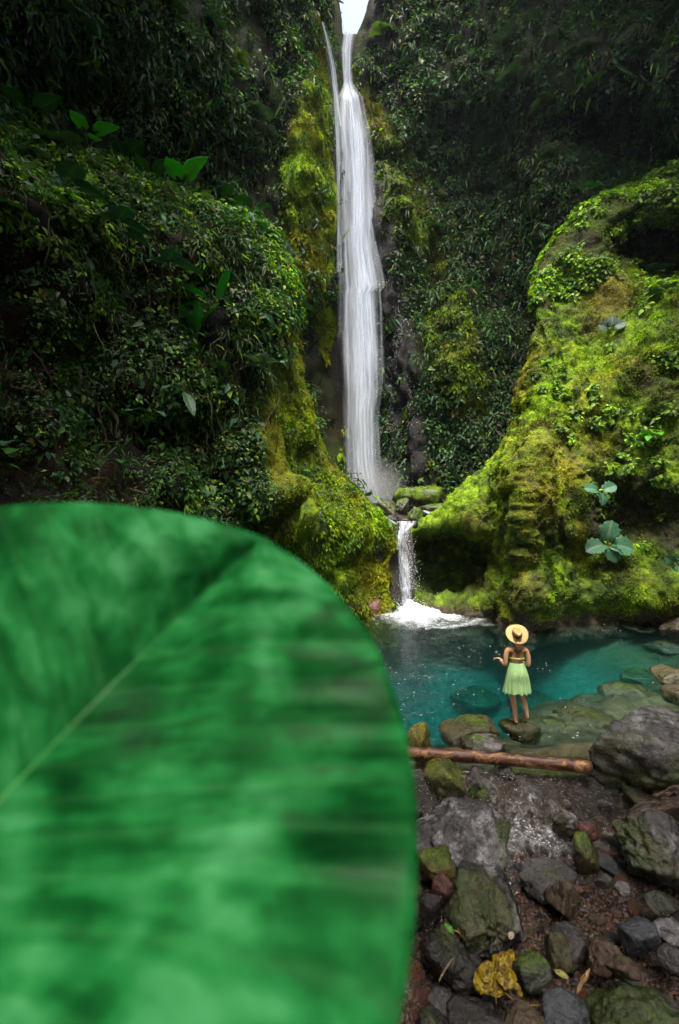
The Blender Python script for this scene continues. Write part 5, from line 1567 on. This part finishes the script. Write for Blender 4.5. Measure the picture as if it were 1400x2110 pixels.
# ================================================================ giant foreground leaf
def build_giant_leaf():
    tk = np.array([0, .05, .10, .16, .22, .36, .53, .69, .83, .92, 1.0])
    mid = np.array([(-420, 2080), (-373, 2031), (-325, 1983), (-267, 1924), (-210, 1866), (-75, 1730), (95, 1552), (248, 1396), (382, 1262), (468, 1178), (545, 1108)], float)
    right = np.array([(-140, 2840), (500, 2690), (765, 2340), (842, 2040), (860, 1850), (859, 1630), (832, 1480), (778, 1330), (690, 1215), (618, 1155), (545, 1108)], float)
    left = np.array([(-820, 2260), (-960, 1950), (-930, 1650), (-790, 1380), (-560, 1190), (-260, 1085), (-20, 1043), (180, 1034), (355, 1054), (462, 1080), (545, 1108)], float)
    n, h = 110, 40
    def cr(c):
        q = np.linspace(0, 1, n)
        o = np.stack([np.interp(q, tk, c[:, k]) for k in (0, 1)], -1)
        for _ in range(14): o[1:-1] = (o[:-2] + 2 * o[1:-1] + o[2:]) / 4
        return o
    M_, R2, L2 = cr(mid), cr(right), cr(left)
    a_ = np.linspace(0, 1, h)
    rows = []
    side = np.concatenate([-a_[:0:-1], a_])
    T = np.linspace(0, 1, n)
    px = np.zeros((n, len(side), 2))
    for j, s in enumerate(side):
        E = R2 if s >= 0 else L2
        w = abs(s) ** 0.9
        q = M_ + (E - M_) * w
        px[:, j] = q
    S_, TT = np.meshgrid(side, T)
    u, v = px[..., 0], px[..., 1]
    d = np.clip(0.72 - 0.00031 * (v - 1100), 0.30, 0.75)
    # folds: the two halves rise from the midrib, quilted between the side veins, rim curling back
    wob = 0.004 * np.sin(TT * 70 + S_ * S_ * 3) * np.sin(np.pi * np.clip(np.abs(S_), 0, 1)) ** 0.7
    tp = np.clip((1 - TT) * 7, 0, 1)
    d = d * (1 - tp * 0.05 * np.sin(np.pi * np.abs(S_) * 0.75) + 0.05 * np.clip(np.abs(S_) - 0.75, 0, 1) ** 1.2 * 4 * 0.25) + wob * 0.6
    nz = fbm(np.stack([u * 0.0022, v * 0.0022, 0 * u], -1), 2, 700)
    d = d + 0.022 * nz + 0.022 * np.exp(-(((u - 640) / 160) ** 2 + ((v - 1800) / 130) ** 2))
    p = np.stack([(u - 700) / F * d, d, CAMZ - (v - 1055) / F * d], -1)
    root = bpy.data.objects.new('giant_leaf', None); COL.objects.link(root)
    base = p[0, h - 1].copy()
    root.location = base
    tag(root, 'giant out of focus green leaf filling the lower left foreground', 'leaf')
    b = MB('giant_leaf_blade')
    at_ = b.attr('flow')
    sx = b.n('SeparateXYZ'); b.l(at_.outputs['Vector'], sx.inputs[0])
    ab = b.math('ABSOLUTE', sx.outputs[0])
    ph = b.math('ADD', b.math('MULTIPLY', sx.outputs[1], 13.0), b.math('MULTIPLY', b.math('MULTIPLY', ab, ab), 0.5))
    cx = b.n('CombineXYZ'); b.l(b.math('MULTIPLY', ph, 1.5), cx.inputs[0]); b.l(b.math('MULTIPLY', sx.outputs[0], 4.0), cx.inputs[1])
    streak = b.noise(cx.outputs[0], 1.1, 3, 0.55, 0.3)
    vec = b.coords()
    mott = b.noise(vec, 9.0, 3, 0.5, 0.3)
    vein = b.ramp(b.math('ABSOLUTE', b.math('SUBTRACT', b.math('FRACT', ph), 0.5)), [(0.0, (1, 1, 1)), (0.13, (0, 0, 0))])
    c = b.ramp(b.math('ADD', b.math('MULTIPLY', streak, .42), b.math('MULTIPLY', mott, .58)), [(0.34, (0.002, 0.04, 0.008)), (0.45, (0.005, 0.095, 0.018)), (0.54, (0.014, 0.18, 0.04)), (0.68, (0.065, 0.31, 0.115))])  # pale end of the ramp paints in the sky sheen
    c = b.mul(c, (0.10, 0.34, 0.12), b.math('MULTIPLY', vein, 0.10), 'MIX')
    nr = b.bump(b.math('ADD', b.math('MULTIPLY', streak, 1.0), b.math('MULTIPLY', vein, -.2)), 0.12, 0.01)
    pr = b.princ(c, b.ramp(mott, [(.35, (.42,) * 3), (.65, (.65,) * 3)]), 0.08, nr)
    tl = b.n('BsdfTranslucent'); b.l(b.mul(c, (1.0, 1.3, 0.6)), tl.inputs[0])
    mx = b.n('MixShader'); mx.inputs[0].default_value = 0.35
    b.l(pr.outputs[0], mx.inputs[1]); b.l(tl.outputs[0], mx.inputs[2])
    m = b.done(mx.outputs[0])
    v_, f_ = solid(p - base, 0.0016)
    uv = np.stack([S_, TT], -1).reshape(-1, 2)
    link('blade', raw_mesh('blade', v_, f_, None, True, np.vstack([uv, uv])), m, root)
    rib = p[:, h - 1] - base + np.array([0, -0.001, 0.0])
    tv, tf = tube(rib[:-2] + np.array([0, 0.0025, 0]), np.linspace(0.0055, 0.0015, n - 2), 10)
    mr = mat_leafy('leaf_midrib', 0.5, 0.2, color=(0.04, 0.22, 0.05))
    link('midrib', raw_mesh('midrib', tv, tf), mr, root)
    end = np.array([-0.75, 0.15, 1.95]) - base
    t = np.linspace(0, 1, 16)[:, None]
    pth = t * end + np.array([-0.10, -.02, 0.05]) * (np.sin(t * math.pi))
    tv, tf = tube(pth, np.linspace(0.011, 0.017, 16), 10)
    link('petiole', raw_mesh('petiole', tv, tf), mr, root)
build_giant_leaf()

# ================================================================ leaf litter on the stones
def crumpled(name, L, W, col, seed, crum=0.12):
    n, m = 22, 15
    T, A = np.meshgrid(np.linspace(0, 1, n), np.linspace(-1, 1, m), indexing='ij')
    w = W * np.sin(np.pi * np.clip(T * .97 + .02, 0, 1)) ** 0.75
    p = np.stack([A * w, T * L, 0 * T], -1)
    q = np.stack([A * 1.6, T * 3, 0 * T], -1)
    p[..., 2] += crum * L * fbm(q, 4, seed, (1.3,) * 3) * 1.6 + 0.05 * L * np.abs(A) * np.sin(T * 4)
    p[..., 0] *= 1 + 0.22 * np.abs(A) * fbm(q, 3, seed + 21, (4.0,) * 3)
    p[..., 0] += crum * L * .4 * fbm(q, 3, seed + 5, (1.5,) * 3)
    p[..., 2] -= p[..., 2].min()
    v, f = solid(p, 0.004)
    c = np.broadcast_to(np.array(col), (n, m, 3)) * (1 + .5 * fbm(q, 4, seed + 9, (2.5,) * 3))[..., None]
    br = sstep(-.05, .35, fbm(q, 4, seed + 13, (2.2,) * 3))
    c = mixc(c, np.array([0.10, 0.055, 0.02]), br * .9)
    c = mixc(c, np.array([0.4, 0.34, 0.08]), np.exp(-(A / .07) ** 2) * .8)
    return raw_mesh(name, v, f, np.concatenate([c.reshape(-1, 3)] * 2)), p
M_DRY = mat_leafy('dry_leaf', 0.5, 0.25)
def litter(name, u, v, d, L, W, col, seed, label, rot, stem=None, crum=.12):
    root = bpy.data.objects.new(name, None); COL.objects.link(root)
    root.location = P(u, v, d)
    root.rotation_euler = rot
    tag(root, label, 'leaf')
    me, p = crumpled('blade', L, W, col, seed, crum)
    link('blade', me, M_DRY, root)
    if stem:
        pth = np.stack([np.linspace(0, stem[0], 8), np.linspace(0.02, stem[1], 8), 0.02 + 0.03 * np.sin(np.linspace(0, 3, 8))], -1)
        tv, tf = tube(pth, np.linspace(.007, .005, 8), 6)
        link('stalk', raw_mesh('stalk', tv, tf, np.broadcast_to(np.array([0.30, 0.13, 0.04]), tv.shape)), M_DRY, root)
def yellow_leaf():
    root = bpy.data.objects.new('fallen_leaf', None); COL.objects.link(root)
    root.location = P(1018, 2018, 4.12); root.rotation_euler = (R_(22), R_(4), 0)
    tag(root, 'crumpled yellow dead leaf lying torn on the dark stones', 'leaf')
    for k, (az, L, W) in enumerate(((165, .12, .10), (110, .20, .09), (60, .13, .10), (-50, .27, .075), (-95, .19, .10), (-130, .24, .05))):
        me, p = crumpled('lobe', L, W, (0.30 - .03 * (k % 3), 0.215 - .02 * (k % 3), 0.006), 801 + k * 7, .26)
        o = link('lobe', me, M_DRY, root); o.rotation_euler = (R_(rp.uniform(-12, 14)), R_(rp.uniform(-14, 14)), R_(az)); o.location = (0, 0, .004 * k)
    for pth in (np.array([(0, 0, .03), (-.02, -.08, .035), (-.03, -.17, .02)]), np.array([(0, -.05, .03), (.12, -.14, .03), (.26, -.17, .03), (.40, -.15, .02)])):
        tv, tf = tube(pth, np.linspace(.007, .004, len(pth)), 6)
        link('stalk', raw_mesh('stalk', tv, tf, np.broadcast_to(np.array([0.26, 0.13, 0.03]), tv.shape)), M_DRY, root)
yellow_leaf()
litter('fallen_leaf', 935, 1925, 4.15, 0.10, 0.035, (0.05, 0.30, 0.03), 821, 'small fresh green leaf on the dark angular boulder', (R_(30), 0, R_(60)), (0.01, -.06), .06)
litter('fallen_leaf', 1172, 2018, 4.2, 0.12, 0.035, (0.30, 0.30, 0.08), 831, 'small pale green leaf floating by the long slab', (R_(10), 0, R_(60)), None, .05)
litter('fallen_leaf', 1190, 2050, 4.0, 0.26, 0.02, (0.30, 0.2, 0.10), 841, 'narrow tan dead leaf near the bottom edge', (R_(14), 0, R_(-50)), None, .05)
litter('fallen_leaf', 1050, 1935, 4.45, 0.07, 0.03, (0.5, 0.4, 0.36), 851, 'tiny pale dead leaf on the mossy boulder', (R_(35), 0, R_(-60)), None, .05)
litter('fallen_leaf', 905, 2025, 4.1, 0.22, 0.008, (0.25, 0.2, 0.13), 861, 'dry stalk lying on the dark angular boulder', (R_(25), 0, R_(-50)), None, .02)
# ================================================================ the person on the stone
def skin_mesh(name, pts, edges, sub=2, root=0):
    me = bpy.data.meshes.new(name + '_skel')
    me.from_pydata([q[:3] for q in pts], edges, [])
    ob = bpy.data.objects.new(name + '_skel', me); COL.objects.link(ob)
    mod = ob.modifiers.new('skin', 'SKIN'); mod.use_smooth_shade = True
    lay = me.skin_vertices[0].data if len(me.skin_vertices) else None
    if lay is None:
        import bmesh
        bm = bmesh.new(); bm.from_mesh(me); bm.verts.layers.skin.verify(); bm.to_mesh(me); bm.free()
        lay = me.skin_vertices[0].data
    for k, q in enumerate(pts):
        lay[k].radius = (q[3], q[4] if len(q) > 4 else q[3])
        lay[k].use_root = (k == root)
    s = ob.modifiers.new('sub', 'SUBSURF'); s.levels = sub; s.render_levels = sub
    dg = bpy.context.evaluated_depsgraph_get()
    dg.update()
    ev = ob.evaluated_get(dg)
    out = bpy.data.meshes.new_from_object(ev)
    n = len(out.vertices); co = np.zeros(n * 3); out.vertices.foreach_get('co', co); co = co.reshape(-1, 3)
    out.calc_loop_triangles()
    t = np.zeros(len(out.loop_triangles) * 3, np.int32); out.loop_triangles.foreach_get('vertices', t)
    bpy.data.objects.remove(ob); bpy.data.meshes.remove(out); bpy.data.meshes.remove(me)
    return co, t.reshape(-1, 3)

def build_person():
    # local frame: x right, y away from the camera (she faces +y), z up, origin at the left foot sole
    px = P(1062, 1487, 7.95)[0]
    bv = BVHTree.FromPolygons([tuple(q.co) for q in STAND.data.vertices], [tuple(q.vertices) for q in STAND.data.polygons])
    L_ = STAND.location
    zs_ = []
    for ox, oy in ((0.0, 0.06), (0.18, 0.06)):
        h_ = bv.ray_cast(Vector((px + ox - L_.x, 7.95 + oy - L_.y, 5)), Vector((0, 0, -1)))
        zs_.append(h_[0].z + L_.z if h_[0] is not None else -9)
    pz = zs_[0] - 0.006 if zs_[0] > -5 else 0.05
    print('FEET', zs_)
    root = bpy.data.objects.new('person', None); COL.objects.link(root)
    root.location = (px, 7.95, pz)
    root.scale = (0.955,) * 3
    tag(root, 'person in straw hat and pale green skirt standing barefoot, seen from behind', 'person')
    hx = 0.03           # pelvis x
    pts = [
     (hx, 0.02, 0.90, .125, .10),   #0 pelvis
     (hx, 0.01, 1.02, .105, .085),  #1 waist
     (hx, 0.015, 1.14, .118, .09),  #2 ribs
     (hx, 0.02, 1.26, .125, .085),  #3 chest
     (hx, 0.015, 1.335, .085, .06), #4 upper chest
     (hx, 0.02, 1.39, .048, .048),  #5 neck base
     (hx, 0.035, 1.445, .045, .047),#6 neck
     (hx - .085, 0.02, 0.86, .092, .095), #7 L hip
     (hx - .075, 0.035, 0.64, .075, .08), #8 L thigh
     (hx - .055, 0.05, 0.46, .055, .058), #9 L knee
     (hx - .035, 0.02, 0.31, .052, .056), #10 L calf
     (hx - .02, 0.01, 0.10, .031, .034),  #11 L ankle
     (hx + .085, 0.02, 0.86, .092, .095), #12 R hip
     (hx + .10, 0.05, 0.65, .075, .08),   #13
     (hx + .125, 0.08, 0.48, .054, .058), #14 R knee
     (hx + .15, 0.03, 0.34, .05, .055),   #15 R calf
     (hx + .175, -0.02, 0.17, .031, .034),#16 R ankle (heel raised)
     (hx - .165, 0.01, 1.325, .052, .05), #17 L shoulder
     (hx - .20, -0.005, 1.19, .042, .045),#18 L upper arm
     (hx - .205, -0.015, 1.055, .036, .037),#19 L elbow
     (hx - .222, 0.075, 1.07, .034, .034), #20 L forearm
     (hx - .240, 0.17, 1.12, .024, .026),   #21 L wrist
     (hx + .165, 0.01, 1.325, .052, .05),   #22 R shoulder
     (hx + .20, -0.005, 1.19, .042, .045),  #23
     (hx + .205, -0.02, 1.06, .036, .037),  #24 R elbow
     (hx + .19, 0.10, 1.04, .033, .033),    #25
     (hx + .15, 0.20, 1.06, .024, .025),    #26 R wrist
     (hx - .02, -0.025, 0.035, .032, .033), #27 L heel
     (hx - .03, 0.09, 0.035, .036, .030),   #28 L instep
     (hx - .045, 0.175, 0.02, .038, .018),  #29 L toes
     (hx + .18, -0.03, 0.115, .032, .033),  #30 R heel (lifted)
     (hx + .17, 0.06, 0.075, .035, .03),    #31
     (hx + .165, 0.125, 0.045, .037, .02),  #32 R toes
    ]
    ed = [(0, 1), (1, 2), (2, 3), (3, 4), (4, 5), (5, 6), (0, 7), (7, 8), (8, 9), (9, 10), (10, 11), (0, 12), (12, 13), (13, 14), (14, 15), (15, 16),
          (4, 17), (17, 18), (18, 19), (19, 20), (20, 21), (4, 22), (22, 23), (23, 24), (24, 25), (25, 26), (11, 27), (11, 28), (28, 29), (16, 30), (16, 31), (31, 32)]
    parts = [skin_mesh('body', pts, ed, 2)]
    # head: shaped sphere with nose, chin, brow, ears; tilted back
    hv, hf = ICO[3]
    h = hv.copy()
    h = h * [0.074, 0.092, 0.112]
    h[:, 2] += np.where(hv[:, 2] < 0, -0.006, 0)
    jaw = sstep(0.1, -1, hv[:, 2]); h[:, 0] *= 1 - 0.28 * jaw
    h[:, 1] += 0.012 * jaw * (hv[:, 1] > 0)
    front = sstep(.5, 1, hv[:, 1])
    h[:, 1] += 0.028 * np.exp(-((hv[:, 0] / .14) ** 2 + ((hv[:, 2] + .12) / .22) ** 2)) * front      # nose
    h[:, 1] -= 0.012 * (np.exp(-(((np.abs(hv[:, 0]) - .38) / .16) ** 2 + ((hv[:, 2] - .05) / .14) ** 2))) * front  # eye sockets
    h[:, 1] += 0.008 * np.exp(-((hv[:, 0] / .3) ** 2 + ((hv[:, 2] + .5) / .1) ** 2)) * front          # lips
    ears = []
    for sg in (-1, 1):
        ev, ef = ICO[1]
        ears.append((ev * [.012, .022, .033] + [sg * .074, -.005, -.01], ef))
    tl = np.array(Matrix.Rotation(R_(16), 3, 'X'))
    hd = np.array([hx, 0.035, 1.555])
    parts.append((h @ tl.T + hd, hf))
    for v, f in ears: parts.append((v @ tl.T + hd, f))
    # hands with five fingers, relaxed
    def hand(w, dirv, palm_n, sg):
        dirv = norm(np.array(dirv)); n_ = norm(np.array(palm_n) - dirv * np.dot(dirv, palm_n)); s_ = np.cross(dirv, n_) * sg
        pv, pf = ICO[2]
        pts_ = pv * [.036, .046, .015]
        out = [(w + dirv * .045 + pts_[:, :1] * s_ + pts_[:, 1:2] * dirv + pts_[:, 2:] * n_, pf)]
        for k, (off, ln) in enumerate(((-.028, .066), (-.009, .076), (.010, .071), (.028, .055))):
            b0 = w + dirv * .08 + s_ * off
            pth = np.array([b0, b0 + dirv * ln * .45 + n_ * ln * .08, b0 + dirv * ln * .75 + n_ * ln * .35, b0 + dirv * ln * .85 + n_ * ln * .62])
            out.append(tube(pth, [.0095, .009, .008, .006], 7))
        b0 = w + dirv * .025 - s_ * .03
        out.append(tube(np.array([b0, b0 + dirv * .025 - s_ * .022 + n_ * .008, b0 + dirv * .05 - s_ * .028 + n_ * .02]), [.012, .010, .007], 7))
        return out
    parts += hand(np.array([hx - .240, 0.17, 1.12]), (-.5, .6, -.15), (.1, -.2, -1), 1)
    parts += hand(np.array([hx + .15, 0.20, 1.06]), (-.6, .7, .2), (-.3, -.3, -1), -1)
    for cx, cy, cz in ((hx - .045, .175, .018), (hx + .165, .13, .04)):
        for k in range(5):
            q = np.array([cx + (k - 2) * .015, cy + .012 - abs(k - 2) * .004, cz - .004])
            parts.append(tube(np.array([q, q + [0, .022, -.002], q + [0, .034, -.006]]), [.010, .009, .005], 6))
    v, f = join(parts)
    c = np.broadcast_to(np.array([0.62, 0.36, 0.21]), v.shape) * (1 + .1 * fbm(v, 3, 910, (9,) * 3))[:, None]
    b = MB('skin')
    p = b.princ(b.attr().outputs['Color'], 0.5, 0.4)
    p.inputs['Subsurface Weight'].default_value = 0.08
    p.inputs['Subsurface Scale'].default_value = 0.02
    link('body', raw_mesh('body', v, f, c), b.done(p.outputs[0]), root)

    def cloth_mat(name, col, rough=0.8, ribs=0):
        b = MB(name)
        nz = b.noise(b.coords((1, 1, .25)), 30, 4)
        cc = b.mul(col, b.ramp(nz, [(.3, (.85,) * 3), (.7, (1.1,) * 3)]))
        return b.done(b.princ(cc, rough, .3, b.bump(nz, .3, .01)).outputs[0])
    # skirt: pleated cone from the waist, uneven hem
    n, m = 26, 180
    T, A = np.meshgrid(np.linspace(0, 1, n), np.linspace(0, 2 * np.pi, m, endpoint=False), indexing='ij')
    pl = np.sin(A * 15 + 1.2 * np.sin(A * 2) + .9 * np.sin(A * 5)) * (0.7 + .3 * np.sin(A * 4 + 1))
    rx = lerp(0.118, 0.235, T ** 0.85) + 0.021 * pl * T ** 1.1 + 0.02 * np.sin(np.pi * T) * (np.sin(A) < 0)
    ry = lerp(0.096, 0.205, T ** 0.85) + 0.021 * pl * T ** 1.1 + 0.03 * np.exp(-((T - .35) / .22) ** 2) * (np.sin(A) < .2)
    z = 1.10 - T * (0.52 + 0.012 * np.sin(A * 2 + 1) + .016 * pl)
    p = np.stack([hx + rx * np.cos(A) + .006 * T, 0.015 + ry * np.sin(A), z], -1)
    f = grid_faces(n, m, True)
    vv = p.reshape(-1, 3)
    inn = np.stack([hx + (rx - .006) * np.cos(A), .015 + (ry - .006) * np.sin(A), z], -1).reshape(-1, 3)
    N = n * m
    k = np.arange(m); k1 = (k + 1) % m
    hem = np.stack([(n - 1) * m + k, (n - 1) * m + k1, (n - 1) * m + k1 + N, (n - 1) * m + k + N], -1)
    top = np.stack([k, k + N, k1 + N, k1], -1)
    sk = link('skirt', raw_mesh('skirt', np.vstack([vv, inn]), np.vstack([f, f[:, ::-1] + N, hem, top])), cloth_mat('pale_green_cloth', (0.36, 0.60, 0.26)), root)
    sk['label'] = 'pale green pleated skirt'
    def band(name, z0, z1, rx, ry, mat, par=root, cy=.015, amp=0):
        n, m = 6, 48
        T, A = np.meshgrid(np.linspace(0, 1, n), np.linspace(0, 2 * np.pi, m, endpoint=False), indexing='ij')
        bl = 0.006 * np.sin(np.pi * T)
        front = (np.sin(A) > 0.1)
        p = np.stack([hx + (rx + bl) * np.cos(A), cy + (ry + bl + .03 * np.exp(-((np.abs(np.cos(A)) - .45) / .25) ** 2) * front) * np.sin(A), lerp(z0, z1, T) + amp * front * (T > .5) * .08], -1)
        o = p.reshape(-1, 3); i_ = ((p - [hx, cy, 0]) * [.94, .94, 1] + [hx, cy, 0]).reshape(-1, 3)
        N = n * m; f = grid_faces(n, m, True); k = np.arange(m); k1 = (k + 1) % m
        fs = np.vstack([f, f[:, ::-1] + N, np.stack([k, k + N, k1 + N, k1], -1), np.stack([(n - 1) * m + k, (n - 1) * m + k1, (n - 1) * m + k1 + N, (n - 1) * m + k + N], -1)])
        return link(name, raw_mesh(name, np.vstack([o, i_]), fs), mat, par)
    mt = cloth_mat('yellow_green_cloth', (0.42, 0.42, 0.13))
    bt = band('bikini_top', 1.165, 1.20, .131, .101, mt, amp=1)
    # knot of the top at the back
    kv, kf = ICO[2]
    link('knot', raw_mesh('knot', kv * [.03, .014, .013] + [hx, .015 - .106, 1.183], kf), mt, bt)
    for sg in (-1, 1):
        tv, tf = tube(np.array([[hx + sg * .085, .10, 1.22], [hx + sg * .075, .085, 1.33], [hx + sg * .05, .03, 1.395], [hx + .015 * sg, -.035, 1.40]]), .006, 6)
        link('neck_strap', raw_mesh('neck_strap', tv, tf), mt, bt)
    # hair: strands hanging down the back from under the hat
    rs = np.random.default_rng(33)
    hp = []
    for k in range(46):
        a0 = rs.uniform(-1, 1)
        x0 = a0 * .072
        t = np.linspace(0, 1, 7)[:, None]
        yb = -.05 - .025 * (1 - a0 * a0)
        z1 = rs.uniform(1.24, 1.34) + .05 * abs(a0)
        st = np.array([hx + x0, hd[1] + yb + .015, 1.60])
        en = np.array([hx + x0 * rs.uniform(.5, 1.25), -.085 - .012 * rs.random(), z1])
        pth = st + (en - st) * t + np.array([0, -.035, 0]) * np.sin(t * math.pi) + rs.normal(size=3) * .006 * t
        hp.append(tube(pth, np.linspace(.013, .005, 7), 6))
    cap_v, cap_f = ICO[3]
    cp = cap_v * [.080, .094, .112] + [0, -.012, .006]
    keep = (cap_v[:, 1] < .35) | (cap_v[:, 2] > .55)
    cf = cap_f[keep[cap_f].all(1)]
    hp.append((cp @ tl.T + hd, cf))
    v, f = join(hp)
    b = MB('hair')
    nz = b.noise(b.coords((6, 6, .6)), 12, 4)
    mh = b.done(b.princ(b.ramp(nz, [(.3, (.06, .03, .014)), (.7, (.26, .14, .06))]), .45, .5).outputs[0])
    link('hair', raw_mesh('hair', v, f), mh, root)
    # straw hat tilted back: wide brim, pinched crown, dark band
    def lathe_hat():
        m = 72
        rr = [0.0, .03, .055, .07, .079, .084, .087, .090, .0935, .11, .14, .165, .188, .193, .188, .16, .13, .098]
        zz = [.098, .105, .110, .106, .094, .07, .045, .02, .004, .0, -.004, -.008, -.010, -.013, -.016, -.013, -.010, -.006]
        A = np.linspace(0, 2 * np.pi, m, endpoint=False)
        rows = []
        for r, z in zip(rr, zz):
            wav = (0.017 * np.sin(2 * A + .6) + 0.006 * np.sin(3 * A)) * sstep(.12, .21, r)
            x = r * np.cos(A) * (0.90 if r < .1 else 1); y = r * np.sin(A) * (1.1 if r < .1 else 1)
            zz_ = np.full(m, z) + wav
            if r < .085 and z > .06:
                zz_ -= .030 * np.exp(-(x / .022) ** 2) * sstep(-.10, .0, y + .03)     # centre crease
                pin = np.exp(-((y - .055) / .035) ** 2)
                x = x * (1 - .42 * pin)                                              # pinched front
            rows.append(np.stack([x, y, zz_], -1))
        p = np.array(rows)
        return p
    p = lathe_hat()
    tilt = np.array(Matrix.Rotation(R_(48), 3, 'X') @ Matrix.Rotation(R_(-7), 3, 'Y'))
    cen = hd + np.array([0.005, -.030, .055])
    hm = p.shape[1]
    v = p.reshape(-1, 3) @ tilt.T + cen
    b = MB('straw')
    vec = b.coords()
    w1 = b.n('TexWave'); w1.inputs['Scale'].default_value = 60; w1.inputs['Distortion'].default_value = 2; b.l(vec, w1.inputs['Vector'])
    cc = b.ramp(w1.outputs['Fac'], [(0, (.50, .34, .13)), (1, (.72, .55, .26))])
    ms = b.done(b.princ(cc, .7, .3, b.bump(w1.outputs['Fac'], .4, .004)).outputs[0])
    hat = link('hat', raw_mesh('hat', v, grid_faces(p.shape[0], hm, True)), ms, root)
    hat['label'] = 'wide brimmed straw hat'
    A = np.linspace(0, 2 * np.pi, 48, endpoint=False)
    rows = [np.stack([r * np.cos(A) * .90, r * np.sin(A) * 1.1, np.full(48, z)], -1) for r, z in ((.089, .047), (.0925, .045), (.0955, .008), (.092, .006))]
    bp = np.array(rows)
    link('hat_band', raw_mesh('hat_band', bp.reshape(-1, 3) @ tilt.T + cen, grid_faces(4, 48, True)), cloth_mat('brown_band', (.10, .06, .025)), hat)
build_person()

# ================================================================ damp air in the gorge
b = MB('gorge_haze')
vol = b.n('VolumePrincipled')
vol.inputs['Color'].default_value = (0.66, 0.80, 1.0, 1)
vol.inputs['Density'].default_value = 0.00025
vol.inputs['Anisotropy'].default_value = 0.25
b.l(vol.outputs[0], b.out.inputs['Volume'])
x0, x1, y0, y1, z0, z1 = -45, 45, -22, 62, -8, 75
v = np.array([(x, y, z) for x in (x0, x1) for y in (y0, y1) for z in (z0, z1)], float)
f = np.array([(0, 1, 3, 2), (4, 6, 7, 5), (0, 4, 5, 1), (2, 3, 7, 6), (0, 2, 6, 4), (1, 5, 7, 3)])
tag(link('haze', raw_mesh('haze', v, f, None, False), b.m), 'thin damp haze hanging in the gorge', 'haze', kind='stuff')
